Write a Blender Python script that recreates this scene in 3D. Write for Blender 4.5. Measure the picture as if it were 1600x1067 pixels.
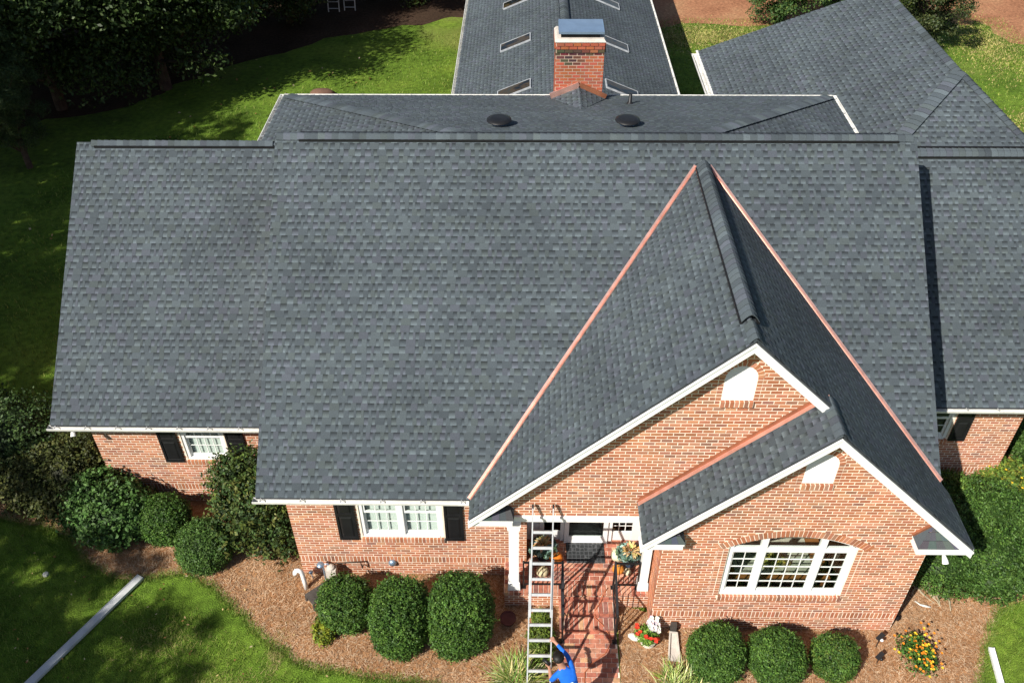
import bpy, bmesh, math, random
import numpy as np
from mathutils import Vector, Matrix

# ------------------------------------------------------------------ camera, world, sun, exposure
scene = bpy.context.scene
C = scene.collection
for o in list(bpy.data.objects):
    bpy.data.objects.remove(o)

CAM_H = 16.55
FPX = 1383.704
PITCH, YAW, ROLL = math.radians(40.207), math.radians(-1.105), math.radians(0.354)
_fh = Vector((math.sin(YAW), math.cos(YAW), 0))
_rt = Vector((math.cos(YAW), -math.sin(YAW), 0))
_fw = _fh * math.cos(PITCH) + Vector((0, 0, -math.sin(PITCH)))
_up = _fh * math.sin(PITCH) + Vector((0, 0, math.cos(PITCH)))
CR = _rt * math.cos(ROLL) - _up * math.sin(ROLL)
CU = _rt * math.sin(ROLL) + _up * math.cos(ROLL)
cam_d = bpy.data.cameras.new('camera')
cam = bpy.data.objects.new('camera', cam_d)
C.objects.link(cam)
cam_d.sensor_width = 36.0
cam_d.lens = FPX / 1600 * 36.0
cam_d.clip_start = 0.1
cam_d.clip_end = 2000
m3 = Matrix((CR, CU, -_fw)).transposed()
cam.matrix_world = Matrix.Translation((0, 0, CAM_H)) @ m3.to_4x4()
scene.camera = cam

SUNV = Vector((0.77, 0.82, -1.0)).normalized()      # direction the light travels
world = bpy.data.worlds.new('World')
scene.world = world
world.use_nodes = True
wn = world.node_tree
wn.nodes.clear()
wo = wn.nodes.new('ShaderNodeOutputWorld')
wb = wn.nodes.new('ShaderNodeBackground')
sk = wn.nodes.new('ShaderNodeTexSky')
sk.sky_type = 'NISHITA'
sk.sun_disc = False
sk.sun_elevation = math.asin(-SUNV.z)
sk.sun_rotation = math.atan2(-SUNV.x, -SUNV.y)
wb.inputs['Strength'].default_value = 0.07
wn.links.new(sk.outputs[0], wb.inputs[0])
wn.links.new(wb.outputs[0], wo.inputs[0])
sun_d = bpy.data.lights.new('sun', 'SUN')
sun_d.energy = 5.0
sun_d.angle = math.radians(0.53)
sun_d.color = (1.0, 0.95, 0.87)
sun = bpy.data.objects.new('sun', sun_d)
C.objects.link(sun)
sun.rotation_euler = SUNV.to_track_quat('-Z', 'Y').to_euler()
sun.location = (-30, -30, 40)

scene.render.engine = 'CYCLES'
scene.view_settings.view_transform = 'Standard'
scene.view_settings.look = 'None'
scene.view_settings.exposure = 0.56
scene.view_settings.gamma = 1.0
scene.cycles.max_bounces = 8
scene.cycles.transparent_max_bounces = 12
scene.cycles.sample_clamp_indirect = 6.0

rnd = random.Random(7)
nr = np.random.default_rng(11)

# ------------------------------------------------------------------ helpers
def depth(p):
    return p[0] * _fw.x + p[1] * _fw.y + (p[2] - CAM_H) * _fw.z

def project(p):
    d = Vector((p[0], p[1], p[2] - CAM_H))
    F = d.dot(_fw)
    return 800 + FPX * d.dot(CR) / F, 533.5 - FPX * d.dot(CU) / F, F

class MB:
    """collects faces with colours; build() links them as one mesh object"""
    def __init__(self):
        self.v = []; self.f = []; self.c = []
    def face(self, pts, col=None):
        n = len(self.v)
        self.v.extend([tuple(p) for p in pts])
        self.f.append(tuple(range(n, n + len(pts))))
        if col is None: col = (1, 1, 1)
        if isinstance(col[0], (tuple, list)): self.c.append([tuple(x) for x in col])
        else: self.c.append([tuple(col)] * len(pts))
    def solid(self, pts8, col=None, skip=()):
        # pts8: bottom 0-3 (ccw from above), top 4-7
        F = [(0, 3, 2, 1), (4, 5, 6, 7), (0, 1, 5, 4), (1, 2, 6, 5), (2, 3, 7, 6), (3, 0, 4, 7)]
        for i, q in enumerate(F):
            if i in skip: continue
            self.face([pts8[k] for k in q], col)
    def box(self, x0, x1, y0, y1, z0, z1, col=None, skip=()):
        self.solid([(x0, y0, z0), (x1, y0, z0), (x1, y1, z0), (x0, y1, z0),
                    (x0, y0, z1), (x1, y0, z1), (x1, y1, z1), (x0, y1, z1)], col, skip)
    def bar(self, a, b, w, h, up=(0, 0, 1), col=None):
        a = Vector(a); b = Vector(b); d = (b - a).normalized(); u = Vector(up)
        s = d.cross(u)
        if s.length < 1e-4: s = d.cross(Vector((1, 0, 0)))
        s.normalize(); u = s.cross(d).normalized()
        s = s * (w / 2); u = u * (h / 2)
        self.solid([a - s - u, a + s - u, b + s - u, b - s - u, a - s + u, a + s + u, b + s + u, b - s + u], col)
    def tube(self, pts, radii, n=8, col=None, cap=True):
        pts = [Vector(p) for p in pts]
        rings = []
        for i, p in enumerate(pts):
            t = (pts[min(i + 1, len(pts) - 1)] - pts[max(i - 1, 0)]).normalized()
            a = Vector((0, 0, 1)) if abs(t.z) < .9 else Vector((1, 0, 0))
            s = t.cross(a).normalized(); u = s.cross(t)
            r = radii[i] if hasattr(radii, '__len__') else radii
            rings.append([p + (s * math.cos(2 * math.pi * k / n) + u * math.sin(2 * math.pi * k / n)) * r for k in range(n)])
        for i in range(len(rings) - 1):
            for k in range(n):
                self.face([rings[i][k], rings[i][(k + 1) % n], rings[i + 1][(k + 1) % n], rings[i + 1][k]], col)
        if cap:
            self.face(rings[0][::-1], col); self.face(rings[-1], col)
    def lathe(self, c, prof, n=16, col=None, wob=None):
        c = Vector(c)
        R = []
        for r, z in prof:
            R.append([c + Vector((math.cos(2 * math.pi * k / n) * r * (wob(k / n) if wob else 1),
                                  math.sin(2 * math.pi * k / n) * r * (wob(k / n) if wob else 1), z)) for k in range(n)])
        for i in range(len(R) - 1):
            for k in range(n):
                self.face([R[i][k], R[i][(k + 1) % n], R[i + 1][(k + 1) % n], R[i + 1][k]], col)
    def prism(self, poly, vec, col=None):
        vec = Vector(vec); a = [Vector(p) for p in poly]; b = [p + vec for p in a]
        self.face(a[::-1], col); self.face(b, col)
        n = len(a)
        for i in range(n):
            self.face([a[i], a[(i + 1) % n], b[(i + 1) % n], b[i]], col)
    def build(self, name, mat, parent=None, smooth=False, fix=False):
        me = bpy.data.meshes.new(name)
        me.from_pydata(self.v, [], self.f)
        ca = me.color_attributes.new('Col', 'FLOAT_COLOR', 'CORNER')
        flat = np.ones((sum(len(f) for f in self.f), 4), np.float32)
        i = 0
        for cs in self.c:
            for c in cs:
                flat[i, :3] = c[:3]; i += 1
        ca.data.foreach_set('color', flat.ravel())
        return finish(name, me, mat, parent, smooth, fix)

def finish(name, me, mat, parent, smooth=False, fix=False):
    if fix or smooth:
        bm = bmesh.new(); bm.from_mesh(me)
        if smooth: bmesh.ops.remove_doubles(bm, verts=bm.verts, dist=1e-5)
        bmesh.ops.recalc_face_normals(bm, faces=bm.faces)
        bm.to_mesh(me); bm.free()
    if smooth:
        me.polygons.foreach_set('use_smooth', [True] * len(me.polygons))
    me.materials.append(MAT[mat] if isinstance(mat, str) else mat)
    o = bpy.data.objects.new(name, me)
    C.objects.link(o)
    if parent is not None: put(o, parent)
    return o

def world_loc(o):
    l = Vector(o.location)
    if o.parent is not None: l = l + world_loc(o.parent) + o.matrix_parent_inverse.translation
    return l

def put(o, parent):
    """child keeps its world coordinates"""
    o.parent = parent
    o.matrix_parent_inverse = Matrix.Translation(-world_loc(parent)) if world_loc(parent).length > 0 else Matrix.Identity(4)

def tag(o, label, cat, group=None):
    o['label'] = label; o['category'] = cat
    if group: o['group'] = group
    return o

def thing(name, label, cat, loc=(0, 0, 0), group=None):
    o = bpy.data.objects.new(name, None)
    o.empty_display_size = 0.3
    o.location = loc
    C.objects.link(o)
    return tag(o, label, cat, group)

def kind(o, k): o['kind'] = k; return o

# ------------------------------------------------------------------ materials
MAT = {}
def node_mat(name):
    m = bpy.data.materials.new(name); m.use_nodes = True
    nt = m.node_tree; b = nt.nodes['Principled BSDF']
    MAT[name] = m
    return m, nt, b

def N(nt, t, **kw):
    n = nt.nodes.new(t)
    for k, v in kw.items():
        if k in n.inputs: n.inputs[k].default_value = v
        else: setattr(n, k, v)
    return n

def ramp(nt, src, stops):
    r = nt.nodes.new('ShaderNodeValToRGB')
    e = r.color_ramp.elements
    while len(e) < len(stops): e.new(0.5)
    for el, (p, c) in zip(e, stops):
        el.position = p; el.color = (*c, 1) if len(c) == 3 else c
    nt.links.new(src, r.inputs[0])
    return r

def mul(nt, a, b, fac=1.0, mode='MULTIPLY'):
    m = nt.nodes.new('ShaderNodeMix'); m.data_type = 'RGBA'; m.blend_type = mode
    m.inputs[0].default_value = fac
    for sock, s in ((m.inputs[6], a), (m.inputs[7], b)):
        if hasattr(s, 'is_linked') or hasattr(s, 'links'): nt.links.new(s, sock)
        else: sock.default_value = (*s, 1)
    return m.outputs[2]

def coords(nt): return nt.nodes.new('ShaderNodeTexCoord').outputs['Object']

def grainy(name, col=None, rough=.8, attr=False, n1=(8, .75, 1.2), n2=(90, .85, 1.12), bump=.0, bscale=60, spec=.3, metal=0, stretch=None, trans=0):
    """colour (plain or per-piece attribute) times two noises"""
    m, nt, b = node_mat(name)
    co = coords(nt)
    if stretch:
        mp = N(nt, 'ShaderNodeMapping'); mp.inputs['Scale'].default_value = stretch
        nt.links.new(co, mp.inputs[0]); co = mp.outputs[0]
    if attr:
        a = N(nt, 'ShaderNodeAttribute', attribute_name='Col'); base = a.outputs['Color']
    else:
        rgb = N(nt, 'ShaderNodeRGB'); rgb.outputs[0].default_value = (*col, 1); base = rgb.outputs[0]
    for nn in (n1, n2):
        if not nn: continue
        t = N(nt, 'ShaderNodeTexNoise', Scale=nn[0], Detail=4.0)
        nt.links.new(co, t.inputs['Vector'])
        r = ramp(nt, t.outputs[0], [(.3, (nn[1],) * 3), (.7, (nn[2],) * 3)])
        base = mul(nt, base, r.outputs[0])
    nt.links.new(base, b.inputs['Base Color'])
    b.inputs['Roughness'].default_value = rough
    b.inputs['Specular IOR Level'].default_value = spec
    b.inputs['Metallic'].default_value = metal
    if bump:
        t = N(nt, 'ShaderNodeTexNoise', Scale=bscale, Detail=3.0)
        nt.links.new(co, t.inputs['Vector'])
        bp = N(nt, 'ShaderNodeBump', Strength=bump, Distance=.01)
        nt.links.new(t.outputs[0], bp.inputs['Height']); nt.links.new(bp.outputs[0], b.inputs['Normal'])
    return m

grainy('shingle', attr=True, rough=.92, n1=(.55, .84, 1.14), n2=(130, .68, 1.3), bump=.35, bscale=180, spec=.25)
grainy('deck', (.05, .055, .06), .9)
grainy('brick', attr=True, rough=.85, n1=(1.6, .84, 1.12), n2=(140, .8, 1.15), bump=.3, bscale=120, spec=.2)
grainy('mortar', (.86, .75, .61), .95, n1=(3, .82, 1.1), n2=(80, .85, 1.1), bump=.3, bscale=150, spec=.1)
grainy('paver', attr=True, rough=.85, n1=(12, .72, 1.2), n2=(120, .8, 1.15), bump=.3, bscale=100, spec=.2)
grainy('white_paint', (.80, .80, .78), .45, n1=(2, .93, 1.03), n2=(30, .97, 1.02), spec=.4)
grainy('gutter_white', (.76, .75, .70), .4, n1=(2.5, .78, 1.06), n2=(25, .88, 1.04), spec=.4)
grainy('black_paint', (.012, .012, .013), .4, n1=(4, .8, 1.2), n2=None, spec=.4)
grainy('iron', (.012, .012, .013), .38, n1=(10, .8, 1.3), n2=None, spec=.5)
grainy('copper', (.84, .49, .40), .34, n1=(5, .78, 1.1), n2=(60, .9, 1.08), metal=.75, spec=.5)
grainy('copper_dull', (.30, .115, .06), .5, n1=(4, .7, 1.3), n2=(50, .85, 1.1), metal=.35, spec=.4)
grainy('dull_silver', (.60, .61, .60), .5, n1=(3, .82, 1.1), n2=(60, .9, 1.05), metal=.15, spec=.4)
grainy('skylight_frame', (.36, .38, .40), .5)
grainy('mortar_grey', (.46, .34, .26), .95, n1=(3, .75, 1.15), n2=(80, .85, 1.1), spec=.1)
grainy('aluminium', (.56, .565, .56), .40, n1=(6, .84, 1.08), n2=(80, .92, 1.05), metal=.35, spec=.5, bump=.05)
grainy('galv', (.34, .47, .62), .35, n1=(4, .9, 1.05), n2=None, metal=.7)
grainy('black_plastic', (.012, .012, .013), .45, n1=(5, .8, 1.2), n2=None)
grainy('concrete', (.55, .50, .44), .9, n1=(5, .8, 1.12), n2=(70, .85, 1.1), bump=.2)
grainy('attr_matte', attr=True, rough=.8, n1=(14, .8, 1.15), n2=None)
grainy('leaf', attr=True, rough=.55, n1=(2.2, .78, 1.2), n2=None, spec=.22)
grainy('leaf_dry', attr=True, rough=.8, n1=(3, .8, 1.2), n2=None, spec=.15)
grainy('bark', (.07, .05, .038), .95, n1=(4, .6, 1.4), n2=(30, .7, 1.2), bump=.6, bscale=25)
grainy('grass_blade', attr=True, rough=.6, n1=(.8, .78, 1.25), n2=None, spec=.25)
grainy('needle', attr=True, rough=.85, n1=(1.5, .85, 1.15), n2=None, spec=.15)
grainy('wood', (.30, .115, .035), .45, n1=(2, .7, 1.2), n2=(30, .8, 1.1), stretch=(1, 8, 8))
grainy('rug', (.55, .52, .42), .95, n1=(8, .75, 1.15), n2=(40, .8, 1.1))
grainy('room', (.10, .095, .085), .9)
grainy('pvc', (.82, .82, .80), .35, n1=(4, .94, 1.03), n2=None, spec=.45)
grainy('skin', (.42, .21, .14), .55, n1=(20, .92, 1.05), n2=None)
grainy('shirt', (.008, .13, .62), .75, n1=(6, .82, 1.15), n2=(90, .9, 1.05), bump=.3, bscale=14)
grainy('jeans', (.03, .055, .12), .85, n1=(9, .75, 1.2), n2=(120, .85, 1.1))
grainy('hair', (.012, .01, .009), .5, n1=(30, .6, 1.6), n2=None)
grainy('cord', (.45, .13, .05), .6)
grainy('dull_red', (.12, .04, .035), .8)

def glass_mat(name, tint, rough=.02, base_reflect=.06):
    m, nt, b = node_mat(name)
    nt.nodes.remove(b)
    out = [n for n in nt.nodes if n.type == 'OUTPUT_MATERIAL'][0]
    t = N(nt, 'ShaderNodeBsdfTransparent'); t.inputs[0].default_value = (*tint, 1)
    g = N(nt, 'ShaderNodeBsdfGlossy'); g.inputs['Roughness'].default_value = rough
    ge = N(nt, 'ShaderNodeNewGeometry')
    vd = N(nt, 'ShaderNodeVectorMath', operation='DOT_PRODUCT'); nt.links.new(ge.outputs['Normal'], vd.inputs[0]); nt.links.new(ge.outputs['Incoming'], vd.inputs[1])
    ab = N(nt, 'ShaderNodeMath', operation='ABSOLUTE'); nt.links.new(vd.outputs['Value'], ab.inputs[0])
    om = N(nt, 'ShaderNodeMath', operation='SUBTRACT'); om.inputs[0].default_value = 1.0; nt.links.new(ab.outputs[0], om.inputs[1])
    pw = N(nt, 'ShaderNodeMath', operation='POWER'); nt.links.new(om.outputs[0], pw.inputs[0]); pw.inputs[1].default_value = 5.0
    fr = N(nt, 'ShaderNodeMath', operation='MULTIPLY_ADD'); nt.links.new(pw.outputs[0], fr.inputs[0]); fr.inputs[1].default_value = .92; fr.inputs[2].default_value = base_reflect
    mx = N(nt, 'ShaderNodeMixShader')
    nt.links.new(fr.outputs[0], mx.inputs[0]); nt.links.new(t.outputs[0], mx.inputs[1]); nt.links.new(g.outputs[0], mx.inputs[2])
    nt.links.new(mx.outputs[0], out.inputs[0])
glass_mat('glass', (.86, .9, .88))
glass_mat('glass_dark', (.25, .27, .26))

# skylight pane: dark reflective glass
m, nt, b = node_mat('sky_glass')
b.inputs['Base Color'].default_value = (.06, .055, .03, 1); b.inputs['Roughness'].default_value = .06; b.inputs['Specular IOR Level'].default_value = .25
t = N(nt, 'ShaderNodeTexNoise', Scale=2.2, Detail=3.0); nt.links.new(coords(nt), t.inputs['Vector'])
r = ramp(nt, t.outputs[0], [(.42, (.004, .004, .003)), (.54, (.05, .03, .008)), (.66, (.03, .03, .02))]); nt.links.new(r.outputs[0], b.inputs['Base Color'])

# doormat: printed lattice
m, nt, b = node_mat('doormat')
co = coords(nt)
vt = N(nt, 'ShaderNodeTexVoronoi', Scale=11.0, feature='DISTANCE_TO_EDGE'); vt.inputs['Randomness'].default_value = .15
nt.links.new(co, vt.inputs['Vector'])
r = ramp(nt, vt.outputs[0], [(.05, (.075, .08, .085)), (.09, (.018, .021, .023)), (.33, (.015, .017, .018)), (.39, (.055, .06, .062))])
nt.links.new(r.outputs[0], b.inputs['Base Color']); b.inputs['Roughness'].default_value = .95

# lawn: greens with bare, dry and clumpy patches
def lawn(name, c0, c1, c2, dry):
    m, nt, b = node_mat(name)
    co = coords(nt)
    t1 = N(nt, 'ShaderNodeTexNoise', Scale=.55, Detail=5.0); t2 = N(nt, 'ShaderNodeTexNoise', Scale=5.0, Detail=5.0); t3 = N(nt, 'ShaderNodeTexNoise', Scale=38.0, Detail=3.0)
    t4 = N(nt, 'ShaderNodeTexNoise', Scale=.16, Detail=4.0)
    for t in (t1, t2, t3, t4): nt.links.new(co, t.inputs['Vector'])
    r1 = ramp(nt, t1.outputs[0], [(.3, c0), (.5, c1), (.72, c2)])
    r2 = ramp(nt, t2.outputs[0], [(.3, (.62,) * 3), (.7, (1.35,) * 3)])
    r3 = ramp(nt, t3.outputs[0], [(.28, (.5,) * 3), (.72, (1.45,) * 3)])
    base = mul(nt, mul(nt, r1.outputs[0], r2.outputs[0]), r3.outputs[0])
    r4 = ramp(nt, t4.outputs[0], [(.57, (0, 0, 0)), (.70, (1, 1, 1))])
    mm = nt.nodes.new('ShaderNodeMix'); mm.data_type = 'RGBA'
    nt.links.new(r4.outputs[0], mm.inputs[0]); nt.links.new(base, mm.inputs[6]); mm.inputs[7].default_value = (*dry, 1)
    nt.links.new(mm.outputs[2], b.inputs['Base Color'])
    b.inputs['Roughness'].default_value = .9; b.inputs['Specular IOR Level'].default_value = .15
    bp = N(nt, 'ShaderNodeBump', Strength=.8, Distance=.05)
    nt.links.new(t3.outputs[0], bp.inputs['Height']); nt.links.new(bp.outputs[0], b.inputs['Normal'])
lawn('lawn', (.064, .116, .012), (.104, .180, .018), (.155, .230, .028), (.170, .200, .045))

def litter(name, c0, c1, c2, sc=1.0):
    m, nt, b = node_mat(name)
    co = coords(nt)
    t1 = N(nt, 'ShaderNodeTexNoise', Scale=.9 * sc, Detail=5.0); t2 = N(nt, 'ShaderNodeTexNoise', Scale=14.0 * sc, Detail=6.0); t3 = N(nt, 'ShaderNodeTexNoise', Scale=70.0 * sc, Detail=3.0)
    t3.inputs['Distortion'].default_value = 2.0
    for t in (t1, t2, t3): nt.links.new(co, t.inputs['Vector'])
    r1 = ramp(nt, t1.outputs[0], [(.3, c0), (.5, c1), (.7, c2)])
    r2 = ramp(nt, t2.outputs[0], [(.3, (.65,) * 3), (.7, (1.25,) * 3)])
    r3 = ramp(nt, t3.outputs[0], [(.3, (.55,) * 3), (.7, (1.35,) * 3)])
    nt.links.new(mul(nt, mul(nt, r1.outputs[0], r2.outputs[0]), r3.outputs[0]), b.inputs['Base Color'])
    b.inputs['Roughness'].default_value = .95; b.inputs['Specular IOR Level'].default_value = .1
    bp = N(nt, 'ShaderNodeBump', Strength=.9, Distance=.03)
    nt.links.new(t2.outputs[0], bp.inputs['Height']); nt.links.new(bp.outputs[0], b.inputs['Normal'])
litter('mulch', (.26, .12, .05), (.36, .185, .085), (.43, .25, .135))
litter('straw_ground', (.26, .115, .06), (.34, .16, .085), (.40, .23, .12), .5)
litter('forest_soil', (.035, .022, .014), (.055, .034, .022), (.075, .045, .03), .5)
litter('dry_turf', (.16, .13, .035), (.24, .185, .06), (.30, .21, .08), .6)

# ------------------------------------------------------------------ ground, beds, paths
def flat(name, poly, z, mat, k='structure', parent=None):
    bm = bmesh.new()
    vs = [bm.verts.new((p[0], p[1], z)) for p in poly]
    es = [bm.edges.new((vs[i], vs[(i + 1) % len(vs)])) for i in range(len(vs))]
    bmesh.ops.triangle_fill(bm, use_beauty=True, use_dissolve=False, edges=es)
    for f_ in bm.faces:
        if f_.normal.z < 0: f_.normal_flip()
    me = bpy.data.meshes.new(name); bm.to_mesh(me); bm.free()
    o = finish(name, me, mat, parent)
    if k: o['kind'] = k
    return o

def smooth_poly(pts, n=5, jit=.05, seed=1):
    rr = random.Random(seed); out = []
    L = len(pts)
    for i in range(L):
        p0, p1, p2, p3 = [Vector(pts[(i + k) % L]).to_2d() for k in (-1, 0, 1, 2)]
        if len(pts[i]) > 2:      # hard corner segment
            out.append((p1.x, p1.y)); continue
        for k in range(n):
            t = k / n
            q = .5 * ((2 * p1) + (-p0 + p2) * t + (2 * p0 - 5 * p1 + 4 * p2 - p3) * t * t + (-p0 + 3 * p1 - 3 * p2 + p3) * t ** 3)
            out.append((q.x + rr.uniform(-jit, jit), q.y + rr.uniform(-jit, jit)))
    return out

ground = flat('lawn_ground', [(-400, -200), (400, -200), (400, 600), (-400, 600)], 0.0, 'lawn')

BED_L = smooth_poly([(-13.4, 13.6), (-12.3, 13.02), (-10.6, 12.6), (-9.86, 11.80), (-8.71, 11.38), (-7.46, 11.48), (-6.46, 10.92), (-5.59, 10.16),
                     (-4.94, 9.66), (-4.09, 9.31), (-2.78, 9.10), (-1.74, 8.98), (-.6, 8.5), (.2, 7.4), (.76, 6.6), (.77, 8.0), (.77, 10.4), (.77, 12.5, 1), (-4.4, 12.5, 1), (-4.5, 14.2, 1), (-9.4, 14.3, 1), (-13, 16.2), (-14.6, 15.6)], seed=3)
BED_R = smooth_poly([(1.9, 6.2), (4.0, 7.2), (6.8, 8.0), (8.6, 8.6), (9.05, 9.18), (9.61, 10.13), (9.95, 10.7), (11.3, 11.6), (12.25, 14.0), (13.0, 16.4), (10.5, 16.6, 1), (10.5, 14.6, 1), (7.4, 14.6, 1), (7.4, 10.6, 1), (2.9, 10.6, 1), (2.0, 10.9, 1), (1.9, 9.0)], seed=5)
flat('mulch_bed', BED_L, .012, 'mulch')
flat('mulch_bed', BED_R, .012, 'mulch')
# back yard: bare soil under the trees, pine straw, dry turf, driveway
flat('forest_soil', smooth_poly([(-40, 24), (-25, 29.5), (-20.5, 33.0), (-17.4, 34.4), (-15.0, 37.4), (-12.2, 40.0), (-9, 42.6), (-5.5, 44.2), (-2.4, 45.6), (2, 46.6), (3, 60), (-45, 75), (-60, 40)], jit=.25, seed=8), .004, 'forest_soil')
flat('pine_straw', smooth_poly([(4.4, 45.2), (8.5, 44.4), (12.5, 44.0), (15.4, 45.2), (14, 62), (2, 62)], jit=.15, seed=9), .008, 'straw_ground')
flat('pine_straw', smooth_poly([(21.0, 45.8), (22.6, 44.6), (23.0, 42.2), (24.6, 40.5), (28, 39.2), (40, 40), (40, 66), (20, 66)], jit=.2, seed=10), .008, 'straw_ground')
#flat('dry_turf', smooth_poly([(5.3, 41.2), (7.4, 40.6), (10.2, 41.4), (12.2, 41.0), (13, 43.5), (12.5, 44.4), (8.4, 44.9), (4.6, 45.6)], jit=.25, seed=12), .004, 'dry_turf')
#flat('dry_turf', smooth_poly([(19.4, 45.0), (20.7, 42.6), (21.9, 40.2), (23.6, 38.6), (26, 37.8), (28, 39.5), (24.8, 41.3), (23.2, 43), (22.6, 46), (20.6, 48)], jit=.25, seed=13), .006, 'dry_turf')
#flat('dry_turf', smooth_poly([(16.2, 33.6), (17.4, 34.6), (19.6, 33.4), (21.5, 33.5), (23, 31.6), (19, 31)], jit=.25, seed=14), .005, 'dry_turf')
flat('driveway', [(18.9, 20), (30, 20), (30, 32.3), (19.35, 32.3)], .012, 'concrete')

# ------------------------------------------------------------------ the house
HOUSE = thing('brick_house', 'long red brick house with grey shingled gable roofs filling the picture', 'house', (1.0, 14.0, 0))

BRICKCOL = [((.43, .168, .088), 10), ((.47, .198, .108), 9), ((.40, .150, .078), 8), ((.50, .235, .14), 6), ((.35, .145, .085), 3), ((.29, .135, .09), 1.8), ((.37, .19, .125), 3)]
_bc = [c for c, w in BRICKCOL]; _bw = [w for c, w in BRICKCOL]
def brick_col(r=rnd):
    c = r.choices(_bc, _bw)[0]; k = r.uniform(.86, 1.12)
    return (c[0] * k, c[1] * k * r.uniform(.94, 1.06), c[2] * k * r.uniform(.92, 1.08))

BRICKS = []        # records to be sorted into single objects and joined work
BL, CH, JT = .203, .0800, .0185

class Wall:
    def __init__(self, O, U, Nn, mat='mortar', near=False):
        self.O = Vector(O); self.U = Vector(U); self.N = Vector(Nn); self.near = near
        self.back = MB(); self.mat = mat; self.fill = MB(); self.obj = None
    def P(self, u, z, d=0.0): return self.O + self.U * u + Vector((0, 0, z)) + self.N * d
    def quadbox(self, mb, pts2, d0, d1, col=None, back=False):
        """pts2: four (u,z) ccw seen from outside"""
        a = [self.P(u, z, d0) for u, z in pts2]; b = [self.P(u, z, d1) for u, z in pts2]
        mb.face(b, col)
        for i in range(4):
            j = (i + 1) % 4
            mb.face([a[i], a[j], b[j], b[i]], col)
        if back: mb.face(a[::-1], col)
    def brick(self, pts2, col=None, proud=None):
        d = .004 + rnd.uniform(-.0015, .002) if proud is None else proud
        BRICKS.append((self, pts2, d, col or brick_col()))
    def rect(self, u0, u1, z0, z1, **k):
        if u1 - u0 < .012 or z1 - z0 < .01: return
        self.brick([(u0, z0), (u1, z0), (u1, z1), (u0, z1)], **k)

def subtract(iv, holes):
    out = [iv]
    for h in holes:
        if h is None: continue
        nx = []
        for a, b in out:
            if h[1] <= a or h[0] >= b: nx.append((a, b)); continue
            if h[0] > a: nx.append((a, h[0]))
            if h[1] < b: nx.append((h[1], b))
        out = nx
    return [q for q in out if q[1] - q[0] > .02]

def lay(w, z0, z1, extent, holes=(), bholes=None, stacks=(), soldier=None, phase=0.0, depth_=.12):
    """running bond from z0 to z1; holes cut the backing, bholes the bricks; stacks = (fn(z)->interval) of half bricks stacked plumb"""
    bholes = holes if bholes is None else bholes
    z = z0; i = 0
    # backing in thin layers
    zz = z0
    while zz < z1 - 1e-6:
        ze = min(zz + .04, z1); zc = (zz + ze) / 2
        ex = extent(zc)
        if ex:
            for a, b in subtract(ex, [h(zc) for h in holes]):
                w.quadbox(w.back, [(a, zz), (b, zz), (b, ze), (a, ze)], -depth_, 0.0, back=True)
        zz = ze
    while z < z1 - .02:
        sold = soldier is not None and abs(z - soldier) < .045
        if sold: z = soldier
        h = .2055 if sold else CH
        top = min(z + h, z1)
        if soldier is not None and not sold and z < soldier < top: top = soldier
        zc = (z + top) / 2
        ex = extent(zc)
        if ex:
            hs = [f(zc) for f in bholes] + [f(zc) for f in stacks]
            for a, b in subtract(ex, hs):
                pitch = .0805 if sold else BL
                off = phase + (0 if sold else (i % 2) * BL / 2)
                k = math.floor((a - off) / pitch)
                while off + k * pitch < b:
                    u0 = max(a, off + k * pitch + JT / 2); u1 = min(b, off + (k + 1) * pitch - JT / 2)
                    w.rect(u0, u1, z + JT / 2, top - JT / 2)
                    k += 1
            if not sold:
                for f in stacks:
                    s = f(zc)
                    if s:
                        n = max(1, round((s[1] - s[0]) / .1015)); dw = (s[1] - s[0]) / n
                        for q in range(n):
                            w.rect(s[0] + q * dw + JT / 2, s[0] + (q + 1) * dw - JT / 2, z + JT / 2, top - JT / 2)
        z = top; i += 1

def rowlock(w, u0, u1, z0, z1, proud=.05, pitch=.0805):
    z0 -= .02
    n = max(1, round((u1 - u0) / pitch)); p = (u1 - u0) / n
    w.quadbox(w.back, [(u0, z0 + .005), (u1, z0 + .005), (u1, z1 - .006), (u0, z1 - .006)], -.05, proud - .005)
    for k in range(n):
        w.rect(u0 + k * p + JT / 2, u0 + (k + 1) * p - JT / 2, z0, z1, proud=proud + rnd.uniform(-.002, .003))

def arch(w, cu, cz, R, a0, a1, length, pitch=.0815, proud=.010):
    n = max(2, round((a1 - a0) * (R + length / 2) / pitch)); da = (a1 - a0) / n; g = JT / 2 / R
    for k in range(n):
        t0 = a0 + k * da + g; t1 = a0 + (k + 1) * da - g
        f_ = lambda r, t: (cu + r * math.sin(t), cz + r * math.cos(t))
        w.brick([f_(R + .004, t0), f_(R + .004, t1), f_(R + length, t1), f_(R + length, t0)], proud=proud + rnd.uniform(-.002, .002))

def rc(a, b, z0, z1): return lambda z: (a, b) if z0 <= z <= z1 else None

# -- dimensions read off the place
Ym, Yb, Yl, Yr, Yg = 11.593, 10.328, 13.589, 14.31, 10.96
ZE = 3.09; TM = .843; PG = .958
Xv, Xg, Xe, Xb, Xb3 = -1.05, 3.641, 8.20, 5.148, 2.167
Ygf, Ybf = 10.662, 10.0
Yme, Yri = 11.16, 16.86
zR = ZE + TM * (Yri - Yme); zG = ZE + PG * (Xg - Xv); zB = zG - PG * (Xb - Xg)
zmain = lambda y: ZE + TM * (y - Yme)
SOLD = .445
WALLS = []

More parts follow.
